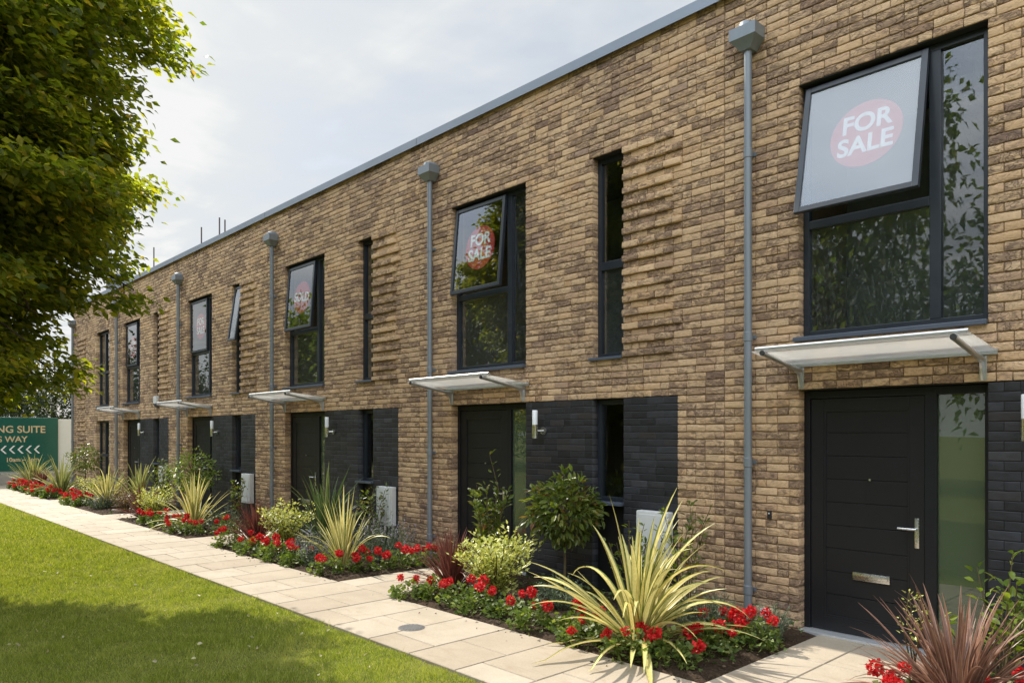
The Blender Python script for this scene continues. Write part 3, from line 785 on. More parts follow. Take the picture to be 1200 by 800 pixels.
# ------------------------------------------------------------------ hoarding at the far end
HX = -31.2
hb = empty('hoarding', (HX, 0, 0), 'dark green site hoarding banner with gold lettering and white arrows', 'hoarding')
MB().box(0, .06, -9, -.02, .50, 2.40, .01).build('banner', M['hoard'], hb)
MB().box(-.02, .10, -9, 1.2, .0, .40).build('base', M['concrete'], hb)
MB().box(-.06, -.01, -9, 1.3, .41, 2.36).build('backing_board', M['hoardwhite'], hb)
pb = MB()
for yy in np.arange(-9, 1.2, 1.8): pb.box(-.16, -.065, yy-.05, yy+.05, 0, 2.3)
pb.build('support_post', M['greymetal'], hb)
def htext(body, z, size, m, yc, align='RIGHT'):
    cu = bpy.data.curves.new('lettering', 'FONT'); cu.body = body; cu.size = size; cu.align_x = align; cu.extrude = .002; cu.offset = .006
    cu.materials.append(m); t = text_mesh(cu); t.parent = hb
    t.rotation_euler = (R(90), 0, R(90)); t.location = (.066, yc, z); return t
htext('MARKETING SUITE', 1.86, .345, M['gold'], -.42); htext('THIS WAY', 1.53, .29, M['gold'], -.98)
htext('10am – 5pm', .84, .20, M['gold'], -.62)
ch = MB()
for i in range(12):
    yc = -.62-i*.25
    for s in (-1, 1):
        ch.add([(.065, yc-.16, 1.26), (.065, yc-.10, 1.26), (.065, yc+.03, 1.26+s*.14), (.065, yc-.03, 1.26+s*.14),
                (.069, yc-.16, 1.26), (.069, yc-.10, 1.26), (.069, yc+.03, 1.26+s*.14), (.069, yc-.03, 1.26+s*.14)],
               [(0,1,2,3),(7,6,5,4),(0,4,5,1),(1,5,6,2),(2,6,7,3),(3,7,4,0)])
ch.build('arrow_row', M['lettering'], hb)

# ------------------------------------------------------------------ plants
def frames(dirs, roll):
    d = dirs/np.linalg.norm(dirs, axis=1, keepdims=True)
    ref = np.where(np.abs(d[:, 2:3]) > .95, np.array([[1., 0, 0]]), np.array([[0, 0, 1.]]))
    s = np.cross(d, ref); s /= np.linalg.norm(s, axis=1, keepdims=True); nrm = np.cross(s, d)
    c, sn = np.cos(roll)[:, None], np.sin(roll)[:, None]
    return d, s*c+nrm*sn, nrm*c-s*sn
LEAF_S = np.array([[0, 0, 0], [.42, .5, .10], [1, 0, -.06], [.42, -.5, .10], [.45, 0, -.02]])       # along, across, up
LEAF_SF = np.array([[0, 4, 2, 1], [0, 3, 2, 4]])
LEAF_D = np.array([[0, 0, 0], [.22, .34, .07], [.55, .5, .09], [.82, .28, .02], [1, 0, -.10], [.82, -.28, .02], [.55, -.5, .09], [.22, -.34, .07], [.25, 0, 0], [.55, 0, .0], [.82, 0, -.04]])
LEAF_DF = np.array([[0, 8, 1, 1], [8, 9, 2, 1], [9, 10, 3, 2], [10, 4, 3, 3], [0, 7, 8, 8], [7, 6, 9, 8], [6, 5, 10, 9], [5, 4, 10, 10]])
def leaves(name, pos, dirs, length, aspect, m, parent, detail=False, rnd=None, roll_sd=.6, flat=None):
    n = len(pos); pos = np.asarray(pos, float); dirs = np.asarray(dirs, float)
    d, s, u = frames(dirs, RS.normal(0, roll_sd, n))
    T, TF = (LEAF_D, LEAF_DF) if detail else (LEAF_S, LEAF_SF)
    L = np.asarray(length, float).reshape(-1, 1, 1)*np.ones((n, 1, 1))
    V = pos[:, None]+L*(T[None, :, 0:1]*d[:, None]+T[None, :, 1:2]*aspect*s[:, None]+T[None, :, 2:3]*u[:, None])
    k = len(T)
    rnd = np.clip(RS.normal(.5, .24, n), 0, 1) if rnd is None else rnd
    if detail:
        quads = []; 
        fl = [[i for j, i in enumerate(f) if i not in f[:j]] for f in TF.tolist()]
        faces = [[i+q*k for i in f] for q in range(n) for f in fl]
        return mesh_obj(name, V.reshape(-1, 3), faces, m, parent, {'rnd': np.repeat(rnd, k)})
    Fc = (TF[None]+(np.arange(n)*k)[:, None, None]).reshape(-1, 4)
    return mesh_obj(name, V.reshape(-1, 3), Fc, m, parent, {'rnd': np.repeat(rnd, k)})

def strap_plant(name, loc, label, cat, n, L, wid, m, group=None, spread=(5, 70), droop=(20, 90), seg=10, stem_r=.07):
    r = empty(name, loc, label, cat, group)
    V, Fc, U_, Rn = [], [], [], []
    for i in range(n):
        az = RS.uniform(0, 2*PI); t = (i+RS.rand())/n
        th0 = R(spread[0]+(spread[1]-spread[0])*t**1.5); dr = R(RS.uniform(*droop))*(.35+.65*t)
        if RS.rand() < .12: dr += R(55)
        ln = RS.uniform(*L)*(1-.18*t); w_ = wid*RS.uniform(.75, 1.15); rr = RS.rand()
        p = np.array([math.cos(az)*stem_r*RS.rand(), math.sin(az)*stem_r*RS.rand(), .0]); tw = RS.normal(0, .35)
        h = np.array([math.cos(az), math.sin(az), 0]); side0 = np.array([-math.sin(az), math.cos(az), 0]); b = len(V)
        curl = RS.normal(0, .10)
        for k in range(seg+1):
            s = k/seg; th = th0+dr*s**1.8
            dv = h*math.sin(th)+np.array([0, 0, 1])*math.cos(th)
            nv = -h*math.cos(th)+np.array([0, 0, 1])*math.sin(th)
            sd = side0*math.cos(tw*s)+nv*math.sin(tw*s)
            ww = w_*min(1, .55+1.6*s)*max(0.03, (1-s**2.6))**.8
            fold = .28*ww
            V += [p-sd*ww*.5+nv*fold, p, p+sd*ww*.5+nv*fold]; U_ += [0, .5, 1]; Rn += [rr]*3
            p = p+dv*ln/seg+side0*curl*ln/seg*s
            if p[2] < .02 and k > 2: p[2] = .02
        for k in range(seg):
            q = b+k*3; Fc += [(q, q+1, q+4, q+3), (q+1, q+2, q+5, q+4)]
    mesh_obj('leaves', V, np.array(Fc), m, r, {'u': U_, 'rnd': Rn})
    return r
def ball_pts(n, rad, squash=1., shell=.35):
    d = RS.normal(0, 1, (n, 3)); d /= np.linalg.norm(d, axis=1, keepdims=True)
    r = rad*(1-shell*RS.rand(n)**1.6)
    lump = 1+.16*np.sin(d[:, 0]*5+1)*np.sin(d[:, 1]*4+2)+.10*np.sin(d[:, 2]*7+d[:, 0]*3)
    P = d*(r*lump)[:, None]; P[:, 2] *= squash; return P, d
def lollipop(loc, label, crown_z, rad, m, n=700, leafl=.085, squash=.9):
    r = empty('standard_tree', loc, label, 'small tree', 'ball headed trees in the beds')
    h = crown_z-loc[2]
    P, d = ball_pts(n, rad, squash, .55); P[:, 2] += h
    dr = d*.8+RS.normal(0, .45, (n, 3)); dr[:, 2] -= .25
    leaves('crown', P, dr, RS.uniform(.6, 1.25, n)*leafl, .42, m, r, detail=rad > 0 and loc[0] > -8)
    t = MB().tube([(.01, 0, -.02), (.012, .01, h*.4), (-.008, 0, h*.75), (0, 0, h)], [.016, .014, .013, .011], 8)
    for k in range(9):
        a = RS.uniform(0, 2*PI); e = RS.uniform(.1, .8)*rad
        t.tube([(0, 0, h-.15*rad), (math.cos(a)*e*.5, math.sin(a)*e*.5, h+.15*rad), (math.cos(a)*e, math.sin(a)*e, h+RS.uniform(.1, .6)*rad)], [.009, .007, .004], 5)
    t.build('trunk', M['stem'], r); return r
def shrub(name, loc, label, cat, h, wid, m, stems=9, per=30, leafl=.06, asp=.45, detail=False, bare=.15, group=None, upright=.5, stem='stem', rnd=None):
    r = empty(name, loc, label, cat, group); mb = MB(); P, Dv = [], []
    for s in range(stems):
        a = RS.uniform(0, 2*PI); sp = wid*.5*math.sqrt(RS.rand()); ht = h*RS.uniform(.62, 1.0)*(1-.25*(sp/(wid*.5))**2)
        q = [np.array([math.cos(a)*sp*.15, math.sin(a)*sp*.15, -.02])]
        for k in range(1, 5):
            t = k/4; q.append(np.array([math.cos(a)*sp*(t**(1/max(upright, .2)*.7)), math.sin(a)*sp*(t**(1/max(upright, .2)*.7)), ht*t])+RS.normal(0, .015*h, 3)*(t > 0))
        mb.tube([tuple(v) for v in q], [.008, .007, .006, .005, .003], 5)
        for i in range(per):
            t = bare+(1-bare)*(RS.rand()**.8); x = t*4; k = min(int(x), 3); p = q[k]*(1-(x-k))+q[k+1]*(x-k)
            off = RS.normal(0, 1, 3); off[2] = abs(off[2])*.5; off /= np.linalg.norm(off)
            rad = wid*.16*RS.rand()*(1.15-t*.6)
            P.append(p+off*rad); Dv.append(off+np.array([0, 0, .35]))
    leaves('foliage', P, Dv, RS.uniform(.6, 1.2, len(P))*leafl, asp, m, r, detail, rnd)
    mb.build('stems', M[stem], r); return r
def lavender(loc, label, h, wid, stems, flower=True, group='grey leaved clumps in the beds', name='lavender'):
    r = empty(name, loc, label, 'lavender', group); mb = MB(); P, Dv, Lz, FP, FD = [], [], [], [], []
    for s in range(stems):
        a = RS.uniform(0, 2*PI); sp = wid*.5*math.sqrt(RS.rand()); ht = h*RS.uniform(.6, 1)*(1-.4*(sp/(wid*.5))**2)
        b0 = np.array([math.cos(a)*sp*.5, math.sin(a)*sp*.5, 0]); tp = np.array([math.cos(a)*sp*1.1, math.sin(a)*sp*1.1, ht])+RS.normal(0, .02, 3)
        mb.tube([tuple(b0), tuple((b0+tp)/2+np.array([0, 0, .03])), tuple(tp)], [.003, .0025, .0015], 4, False)
        for i in range(16):
            t = RS.uniform(.05, .95); p = b0*(1-t)+tp*t; o_ = RS.normal(0, 1, 3); o_[2] = abs(o_[2])+.3; P.append(p); Dv.append(o_)
        if flower and RS.rand() < .5:
            for i in range(12): FP.append(tp+np.array([0, 0, RS.uniform(-.09, .03)])); FD.append(RS.normal(0, 1, 3))
    leaves('foliage', P, Dv, RS.uniform(.025, .055, len(P)), .28, M['lavleaf'], r)
    if FP: leaves('blossom', FP, FD, RS.uniform(.010, .020, len(FP)), .8, M['lilac'], r)
    mb.build('stems', M['lavleaf'], r); return r
# one set of flower-head meshes, shared
def head_mesh(seed):
    n = 110; d = RS.normal(0, 1, (n, 3)); d /= np.linalg.norm(d, axis=1, keepdims=True); d[:, 2] = d[:, 2]*.85
    P = d*RS.uniform(.6, 1, (n, 1))*.046; 
    o = leaves('flower_head', P-d*.004, d*.5+RS.normal(0, .8, (n, 3)), RS.uniform(.018, .028, n), .95, M['petal'], None, roll_sd=2.)
    me = o.data; bpy.data.objects.remove(o); return me
HEADS = [head_mesh(i) for i in range(5)]
def geranium(loc, label, nh, wid=.34, h=.20, heads=None, lscale=1.):
    r = empty('geranium', loc, label, 'geranium', 'red geraniums edging the beds')
    n = int(230*(wid/.34)**1.5); P, d = ball_pts(n, 1., 1., .6); P[:, 0] *= wid*.5; P[:, 1] *= wid*.5; P[:, 2] = np.abs(P[:, 2])*h
    dr = np.stack([d[:, 0], d[:, 1], RS.uniform(-.15, .5, n)], 1)
    leaves('foliage', P, dr, RS.uniform(.028, .058, n)*lscale, 1.05, M['geranium'], r, roll_sd=.9)
    spots = []
    for k in range(nh):
        for _ in range(14):
            a = RS.uniform(0, 2*PI); e = wid*.5*math.sqrt(RS.rand())*1.05
            if all(math.hypot(math.cos(a)*e-q_[0], math.sin(a)*e-q_[1]) > .105 for q_ in spots): break
        spots.append((math.cos(a)*e, math.sin(a)*e)); ht = h*(1.05-.35*(e/(wid*.5))**2)+RS.uniform(-.02, .09)
        o = bpy.data.objects.new('flower_head', HEADS[RS.randint(5)]); link(o, r)
        o.location = (math.cos(a)*e, math.sin(a)*e, ht); s = RS.uniform(.8, 1.3); o.scale = (s, s, s); o.rotation_euler = (RS.normal(0, .3), RS.normal(0, .3), a)
    return r
PL = 'strap leaved plants in the beds'
Z = .03
# bed by the front step of the first house
strap_plant('cordyline', (-1.50, -1.22, Z), 'large bronze strap leaved plant spilling in front of the black door glass', 'cordyline', 260, (.50, .92), .030, M['cordbrown'], PL, (10, 92), (10, 70))
shrub('shrub', (-1.42, -.62, Z), 'leafy bright green shrub between the bronze plant and frosted side glass', 'shrub', 1.02, .85, M['shrubgreen'], 13, 17, .085, .5, True, .35, 'loose green shrubs')
shrub('shrub', (-1.83, -1.02, Z), 'slim cream variegated sprig in front of the black door', 'shrub', .80, .26, M['euonymus'], 5, 17, .032, .55, False, .45, 'pale variegated shrubs')
for (x_, y_, n_, lb) in ((-1.80, -1.42, 5, 'red geranium flowering under the big bronze plant beside the door step'), (-1.66, -1.70, 5, 'red geranium below the bronze plant at the path corner'), (-1.30, -.95, 3, 'dark red geranium hidden behind the bronze plant')):
    geranium((x_, y_, Z), lb, n_, .30)
# first long bed
strap_plant('yucca', (-3.86, -1.45, Z), 'huge yellow striped strap plant in front of the white meter box', 'yucca', 92, (.75, 1.42), .066, M['yuccay'], PL, (4, 80), (8, 85), 14)
lollipop((-5.66, -.42, Z), 'ball headed bronze green tree on a bare stem before the dark brick', .97, .375, M['photinia'], 1400, .095, .98)
shrub('shrub', (-4.12, -.33, Z), 'sparse twiggy shrub against the buff brick beside the meter box', 'shrub', 1.3, .75, M['photinia'], 8, 22, .075, .4, True, .35, 'loose green shrubs')
shrub('shrub', (-4.72, -.42, Z), 'sparse leafy shrub rising in front of the nearer white meter box', 'shrub', 1.12, .55, M['photinia'], 7, 20, .07, .42, True, .3, 'loose green shrubs')
shrub('shrub', (-6.80, -.48, Z), 'tall upright dark leaved shrub screening the second front door', 'shrub', 1.52, .50, M['photinia'], 12, 46, .09, .42, True, .2, 'loose green shrubs', .8)
strap_plant('cordyline', (-6.66, -1.22, Z), 'dark red spiky plant at the corner of the second door path', 'cordyline', 210, (.45, .80), .026, M['cordred'], PL, (3, 84), (8, 55))
shrub('shrub', (-6.02, -1.10, Z), 'bushy yellow variegated shrub between the dark red plant and the ball tree', 'shrub',   .76, 1.02, M['euonymus'], 46, 60, .060, .5, False, .08, 'pale variegated shrubs')
lavender((-3.62, -.82, Z), 'grey green feathery clump behind the huge yellow striped plant', .50, .62, 90, False)
lavender((-5.25, -.95, Z), 'low olive clump at the foot of the ball tree', .36, .55, 70, False)
lavender((-3.15, -.55, Z), 'small grey clump at the foot of the first drainpipe', .38, .4, 50, False)
G1 = [(-6.72, -1.78, 4, 'pale leaved red geranium on the corner of the second door path'), (-6.45, -1.62, 3, 'red geranium in front of the dark red spiky plant'), (-6.05, -1.62, 3, 'red geranium between the dark red plant and yellow bush'),
      (-5.68, -1.66, 4, 'red geranium at the front of the yellow variegated bush'), (-5.30, -1.60, 4, 'red geranium just past the yellow bush towards the ball tree'), (-4.85, -1.70, 4, 'red geranium in front of the ball tree stem'),
      (-4.48, -1.55, 3, 'red geranium tucked beside the drooping tips of the big striped plant'), (-4.22, -1.72, 4, 'red geranium under the arching leaves of the big striped plant'), (-3.72, -1.78, 4, 'red geranium at the foot of the big striped plant'),
      (-3.38, -1.66, 4, 'red geranium on the path corner by the big striped plant'), (-3.30, -1.22, 6, 'red geranium along the first door path midway to the wall'), (-3.12, -.80, 6, 'dark red geranium by the drainpipe and white outlet cap'), (-3.42, -.86, 5, 'red geranium in front of the first drainpipe')]
for (x_, y_, n_, lb) in G1: geranium((x_, y_, Z), lb, max(2, n_-(y_ < -1.4)), RS.uniform(.34, .46), RS.uniform(.17, .25))
# second bed
strap_plant('cordyline', (-11.55, -1.35, Z), 'dark red spiky plant by the third door path', 'cordyline', 150, (.5, .9), .026, M['cordred'], PL, (3, 72), (8, 50))
shrub('shrub', (-10.55, -1.32, Z), 'yellow variegated bush between dark red plant and green strap plant', 'shrub', .86, .95, M['euonymus'], 34, 46, .06, .5, False, .08, 'pale variegated shrubs')
strap_plant('phormium', (-10.2, -.85, Z), 'tall dark green strap leaved plant with arching tips before a black door', 'phormium', 70, (.9, 1.5), .055, M['yuccag'], PL, (4, 65), (10, 95), 12)
strap_plant('yucca', (-8.82, -1.35, Z), 'narrow upright yellow striped plant ringed by red geraniums', 'yucca', 46, (.65, 1.18), .046, M['yuccay'], PL, (3, 48), (5, 40), 12)
lavender((-8.85, -.72, Z), 'large grey catmint clump behind the narrow yellow striped plant', .72, .95, 150, True)
lavender((-9.12, -1.62, Z), 'lilac flowering spikes at the path edge beside the narrow striped plant', .46, .40, 60, True)
lavender((-9.75, -1.35, Z), 'grey catmint with lilac flowers in front of the tall green strap plant', .46, .55, 70, True)
shrub('shrub', (-9.70, -.30, Z), 'twiggy shrub growing up beside the second meter box', 'shrub', 1.15, .75, M['photinia'], 9, 30, .075, .42, False, .2, 'loose green shrubs')
G2 = [(-11.75, -1.72, 4, 'red geranium on the corner of the third door path'), (-11.15, -1.66, 5, 'red geranium clump in front of the second dark red spiky plant'), (-10.75, -1.76, 4, 'red geranium at the path edge before the second yellow bush'),
      (-10.35, -1.68, 4, 'red geranium at the end of the second yellow bush'), (-9.95, -1.75, 5, 'red geranium in front of the lilac catmint'), (-9.45, -1.72, 3, 'red geranium between two lilac flowered clumps'),
      (-8.55, -1.74, 4, 'red geranium at the bed corner below the narrow striped plant'), (-8.40, -1.30, 6, 'red geranium beside the narrow striped plant along the second door path'), (-8.25, -.85, 6, 'red geranium in front of the grey catmint'), (-8.15, -.42, 4, 'dark red geranium near the second drainpipe')]
for (x_, y_, n_, lb) in G2: geranium((x_, y_, Z), lb, max(2, n_-(x_ < -10)), RS.uniform(.34, .46), RS.uniform(.18, .26))
# third bed
strap_plant('yucca', (-14.35, -1.30, Z), 'yellow striped plant with long leaves trailing on the path', 'yucca', 62, (.7, 1.2), .055, M['yuccay'], PL, (3, 72), (6, 70), 12)
lollipop((-16.55, -.5, Z), 'round bright green ball tree in front of a dark brick panel', .98, .50, M['shrubgreen'], 1000, .08, .95)
shrub('shrub', (-16.2, -1.42, Z), 'yellow variegated bush beside the trailing striped plant', 'shrub', .74, .95, M['euonymus'], 34, 44, .06, .5, False, .08, 'pale variegated shrubs')
lavender((-13.8, -.95, Z), 'grey green clump behind the trailing striped plant', .52, .7, 80, False)
shrub('shrub', (-14.6, -.35, Z), 'thin green shrub by the third meter box', 'shrub', 1.0, .5, M['photinia'], 7, 24, .075, .42, False, .2, 'loose green shrubs')
strap_plant('cordyline', (-16.9, -1.45, Z), 'brownish spiky plant at the corner of the fourth door path', 'cordyline', 130, (.5, .85), .028, M['cordred'], PL, (3, 76), (8, 50))
G3 = [(-15.65, -1.70, 4, 'red geranium half hidden behind trailing yellow leaves'), (-15.1, -1.66, 4, 'red geranium beneath the trailing striped leaves'), (-13.95, -1.72, 5, 'red geranium at the foot of the trailing striped plant'), (-13.5, -1.62, 4, 'red geranium on the far corner of the third door path'), (-13.3, -1.1, 4, 'red geranium along the third door path by the grey clump')]
for (x_, y_, n_, lb) in G3: geranium((x_, y_, Z), lb, n_, RS.uniform(.36, .46), .24)
# fourth and fifth beds
strap_plant('yucca', (-20.0, -1.30, Z), 'pale yellow striped plant beside the fourth yellow bush', 'yucca', 56, (.7, 1.15), .06, M['yuccay'], PL, (3, 62), (6, 60), 10)
shrub('shrub', (-21.1, -1.40, Z), 'small yellow bush near the far geraniums', 'shrub', .85, .75, M['euonymus'], 20, 30, .065, .5, False, .08, 'pale variegated shrubs')
strap_plant('phormium', (-19.2, -.8, Z), 'dark green strap plant in front of the alarm box house', 'phormium', 60, (.8, 1.35), .06, M['yuccapale'], PL, (4, 65), (10, 80), 10)
shrub('shrub', (-18.6, -.40, Z), 'tall green shrub beside the dark brick of the alarm box house', 'shrub', 1.35, .9, M['photinia'], 12, 40, .09, .42, False, .15, 'loose green shrubs')
shrub('shrub', (-18.4, -1.35, Z), 'low reddish brown bush at the fourth door path', 'shrub', .55, .9, leaf_mat('russet_leaf', [(0, (.07, .04, .025)), (1, (.17, .09, .05))], .25), 20, 26, .06, .5, False, .08, 'loose green shrubs')
lavender((-19.6, -1.55, Z), 'small grey clump at the path edge by the pale striped plant', .42, .6, 60, True)
lollipop((-25.0, -.6, Z), 'dark ball headed tree on a thin stem by the end house', 1.06, .46, M['photinia'], 900, .09, .8)
strap_plant('phormium', (-24.4, -1.35, Z), 'green and cream strap plant beside the end ball tree', 'phormium', 80, (.8, 1.3), .06, M['yuccapale'], PL, (4, 70), (8, 70), 10)
strap_plant('phormium', (-28.5, -1.30, Z), 'olive strap plant in front of the green hoarding', 'phormium', 70, (.8, 1.25), .065, M['yuccapale'], PL, (4, 70), (8, 70), 10)
strap_plant('cordyline', (-27.0, -1.35, Z), 'dark purple spiky plant between the two far strap plants', 'cordyline', 90, (.5, .85), .035, M['cordred'], PL, (3, 60), (8, 40))
G4 = [(-20.8, -1.66, 6, 'red geranium clump in front of the pale striped plant'), (-21.3, -1.74, 6, 'red geranium clump before the small far yellow bush'), (-23.9, -1.72, 7, 'red geranium before the green and cream strap plant'), (-22.3, -1.60, 7, 'red geranium on the corner of the fifth door path'),
      (-24.9, -1.74, 7, 'red geranium between ball tree and path at the end house'), (-25.8, -1.72, 7, 'red geranium in the far bed nearest its middle'), (-26.7, -1.72, 7, 'red geranium beside the far purple spiky plant'), (-27.8, -1.74, 7, 'red geranium in front of the olive strap plant'), (-28.8, -1.70, 7, 'red geranium at the very end of the bed by the hoarding')]
for (x_, y_, n_, lb) in G4: geranium((x_, y_, Z), lb, n_+2, .48, .24, lscale=1.3)
# low creeping green between the plants
def cover():
    P = []
    for (a, b_) in BEDS:
        n = int((b_-a)*420)
        x = RS.uniform(a+.06, b_-.06, n); y = RS.uniform(-1.72, -.08, n)
        keep = (np.sin(x*3.1)+np.sin(y*4.3+x*1.7)+RS.normal(0, .5, n) > -.1)
        x, y = x[keep], y[keep]; P.append(np.stack([x, y, RS.uniform(.03, .13, len(x))*(.5+.5*np.sin(x*2.3+y*3)**2)+.02], 1))
    P = np.concatenate(P); n = len(P); d = RS.normal(0, 1, (n, 3)); d[:, 2] = np.abs(d[:, 2])*.6
    tag(leaves('ground_cover', P, d, RS.uniform(.03, .07, n), .7, M['cover'], None), 'low creeping green ground cover in the beds', 'ground cover', None, 'stuff')
cover()
# bark chips and crumbs on the soil
def mulch():
    P = []
    for (a, b_) in BEDS:
        n = int((b_-a)*260); P.append(np.stack([RS.uniform(a+.02, b_-.02, n), RS.uniform(-1.87, -.05, n), np.full(n, .045)], 1))
        n2 = int((b_-a)*11); P.append(np.stack([RS.uniform(a-.1, b_+.1, n2), -1.89-RS.exponential(.09, n2), np.full(n2, .034)], 1))
    P = np.concatenate(P); n = len(P); d = RS.normal(0, 1, (n, 3)); d[:, 2] *= .25
    m = leaf_mat('bark_chip', [(0, (.03, .02, .013)), (.6, (.075, .05, .03)), (1, (.16, .11, .07))], .0, .9)
    tag(leaves('mulch', P, d, RS.uniform(.015, .045, n), .5, m, None), 'bark chips scattered on the dark soil', 'mulch', None, 'stuff')
mulch()
# fallen leaves on the lawn
fl_ = None
for i in range(46):
    while True:
        x_ = RS.uniform(-13, -3.3); y_ = RS.uniform(-6.5, -3.15)
        z_ = -x_*math.cos(TH)+(y_+D)*math.sin(TH); xr_ = x_*math.sin(TH)+(y_+D)*math.cos(TH)
        if z_ > 5.2 and abs(xr_/z_) < .68: break
    if fl_ is None or i % 6 == 0:
        fl_ = leaves('fallen_leaf', [(0, 0, 0)], [(1, .1, .12)], [.045], .6, M['fallen'], None, True); o = fl_
    else: o = fl_.copy(); COL.objects.link(o)
    o.location = (x_, y_, .045); o.rotation_euler = (RS.normal(0, .3), RS.normal(0, .3), RS.uniform(0, 6.28)); s = RS.uniform(.7, 1.15); o.scale = (s, s, s)
    tag(o, 'small pale fallen leaf lying on the mown lawn', 'leaf', 'fallen leaves on the lawn')

# ------------------------------------------------------------------ trees
def big_tree():
    base = np.array([-10.9, -6.75, 0.]); r = empty('lawn_tree', tuple(base), 'tall leafy tree overhanging the lawn with drooping branches', 'tree')
    mb = MB(); mb.tube([(0, 0, -.1), (.02, 0, .6), (.05, .05, 2.4), (0, .1, 5), (-.1, .1, 8.2)], [.30, .22, .19, .14, .05], 12)
    P, Dv, Rn = [], [], []
    cl = []
    # limbs leave the trunk all round; clusters hang along them
    for i in range(80):
        z0 = 3.0+6.0*(i/79); az = i*2.39996+RS.normal(0, .2)
        t = (z0-3.0)/6.0; ln = (2.55+.75*min(1, t*3))*(1-.30*t**2.2)*RS.uniform(.84, 1.06)
        p0 = np.array([.02, .05, z0]); hd = np.array([math.cos(az), math.sin(az), 0]); up = .10+.55*t
        pts = []
        for k in range(6):
            s = k/5; pts.append(p0+hd*ln*s+np.array([0, 0, ln*(up*s-(.32+.18*(1-t))*s*s)])+RS.normal(0, .07, 3)*s)
        mb.tube([tuple(q) for q in pts], [.06*(1-.6*t)+.02, .055*(1-.6*t)+.012, .04, .025, .016, .008], 6)
        for k in range(7):
            s = .35+.65*RS.rand()**.75; x = min(s, .999)*5; j = int(x); q = pts[j]*(1-(x-j))+pts[min(j+1, 5)]*(x-j)
            side = np.cross(hd, [0, 0, 1]); c = q+side*RS.normal(0, .45)*(1.1-.5*s)+np.array([0, 0, RS.normal(-.05, .25)])
            cl.append((c, hd)); mb.tube([tuple(q), tuple((q+c)/2+np.array([0, 0, .04])), tuple(c)], [.012, .009, .005], 4, False)
    # outer canopy: overlapping boughs, each a drooping dome of leaves with shade between
    nb = 190
    for i in range(nb):
        zc = 1-2*(i+.5)/nb; az = i*2.39996+RS.normal(0, .25); rr = math.sqrt(1-zc*zc)
        d = np.array([rr*math.cos(az), rr*math.sin(az), zc]); q = 3.
        fx = (1-abs(zc)**q)**(1/q)/max(.05, rr)*(.97 if zc > 0 else .97-.30*abs(zc))
        e = RS.uniform(.80, 1.04)
        c0 = np.array([0, 0, 5.5])+np.array([d[0]*fx*3.05, d[1]*fx*3.05, d[2]*(4.4 if zc > 0 else 3.4)])*e
        hd = np.array([d[0], d[1], 0])/max(.2, math.hypot(d[0], d[1])); br = RS.uniform(.42, .72)
        for k in range(9):
            o_ = RS.normal(0, 1, 3); o_ /= np.linalg.norm(o_); o_ = o_*br*RS.rand()**.4*np.array([1, 1, .55]); o_ = o_+hd*.25*RS.rand()
            o_[2] -= .25*(o_@hd)
            c = c0+o_
            if c[2] > 1.95+.4*RS.rand(): cl.append((c, hd))
    # shaded filling inside
    for i in range(420):
        d = RS.normal(0, 1, 3); d /= np.linalg.norm(d); c = np.array([0, 0, 5.5])+d*np.array([2.5, 2.5, 3.4])*RS.uniform(.55, 1.)
        if c[2] > 2.3: cl.append((c, np.array([d[0], d[1], 0])))
    # keep what can be seen crisp; the side away from the houses needs fewer leaves
    for c, hd in cl:
        if c[2] < 1.95: continue
        wv = base+c; z = -wv[0]*math.cos(TH)+(wv[1]+D)*math.sin(TH); xr = wv[0]*math.sin(TH)+(wv[1]+D)*math.cos(TH)
        vis = z > 1 and -.84 < xr/z < -.3
        n = 120 if vis else 45; sz = 1. if vis else 1.5
        off = RS.normal(0, 1, (n, 3))*np.array([.17, .17, .075]); tip = RS.rand()
        P.append(c+off); dd = np.stack([hd[0]+RS.normal(0, .7, n), hd[1]+RS.normal(0, .7, n), RS.uniform(-1.1, .05, n)], 1); Dv.append(dd)
        Rn.append(np.stack([np.clip(RS.normal(.42+.2*(tip-.5), .22, n), 0, 1), RS.uniform(.075, .135, n)*sz], 1))
    P = np.concatenate(P); Dv = np.concatenate(Dv); Rn = np.concatenate(Rn)
    leaves('crown', P, Dv, Rn[:, 1], .58, M['tree'], r, False, Rn[:, 0])
    mb.build('trunk', M['bark'], r)
big_tree()
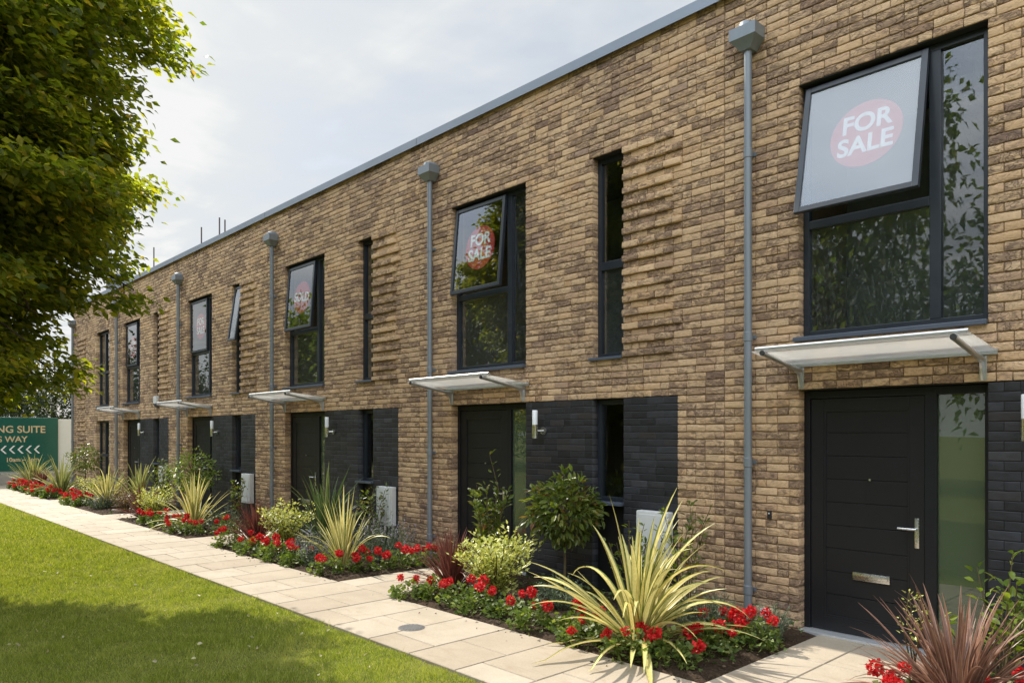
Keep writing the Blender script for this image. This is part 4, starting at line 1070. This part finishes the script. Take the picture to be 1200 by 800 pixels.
def far_tree_meshes(seed, h, rad, n, ls, m='treefar'):
    P, Dv = [], []
    k = 60
    for i in range(k):
        d = RS.normal(0, 1, 3); d /= np.linalg.norm(d); c = d*rad*RS.uniform(.45, .95)*np.array([1, 1, .46*h/rad]); c[2] += h*.48
        m_ = n//k; o_ = RS.normal(0, 1, (m_, 3))*np.array([.2, .2, .15])*rad; P.append(c+o_); Dv.append(o_*.5+RS.normal(0, .5, (m_, 3))*rad*.2-np.array([0, 0, .1]))
    P = np.concatenate(P); P[:, 2] = np.maximum(P[:, 2], .3); Dv = np.concatenate(Dv)
    c = leaves('crown', P, Dv, RS.uniform(.6, 1.3, len(P))*ls, .6, M[m], None)
    t = MB().tube([(0, 0, -.1), (.05, 0, h*.3), (-.05, .1, h*.6), (0, 0, h*.9)], [rad*.08, rad*.06, rad*.04, .02], 8).build('trunk', M['bark'])
    return c, t
FT = [far_tree_meshes(i, 8., 3.0, 11000, .24) for i in range(3)]+[far_tree_meshes(i, 8., 3.0, 7000, .24, 'treedark') for i in range(2)]
used = [False]*5
def far_tree(i, loc, sc, rot, label, group):
    r = empty('tree', loc, label, 'tree', group); r.scale = (sc[0], sc[0], sc[1]); r.rotation_euler = (0, 0, rot)
    for o in FT[i]:
        if not used[i]: c = o
        else: c = o.copy(); COL.objects.link(c)
        c.parent = r
    used[i] = True; return r
G = 'dark trees behind the hoarding'
for j, (x_, y_, s_, lb) in enumerate(((-38, -1.0, .72, 'dark tree behind the hoarding close to the end house'), (-39, -4.5, .80, 'dark tree behind the middle of the green hoarding'), (-37.5, -8., .78, 'dark tree behind the hoarding under the lawn tree crown'), (-44, 2.5, .8, 'dark tree farthest back beyond the end house'), (-44, -6.5, .95, 'taller dark tree in the second row behind the hoarding'))):
    far_tree(3+j % 2, (x_, y_, 0), (s_*1.05, s_), j*1.3, lb, G)
G = 'trees across the lawn'
for j in range(13):
    x_ = 6-j*5.4+RS.uniform(-1, 1); y_ = -21.5+RS.uniform(-2, 1.5)
    far_tree(j % 3, (x_, y_, 0), (RS.uniform(1.2, 1.4), RS.uniform(1.30, 1.5) if x_ > -9 else RS.uniform(1.7, 2.2)), j*2.1, 'broad tree across the lawn from the houses, mirrored in their windows', G)
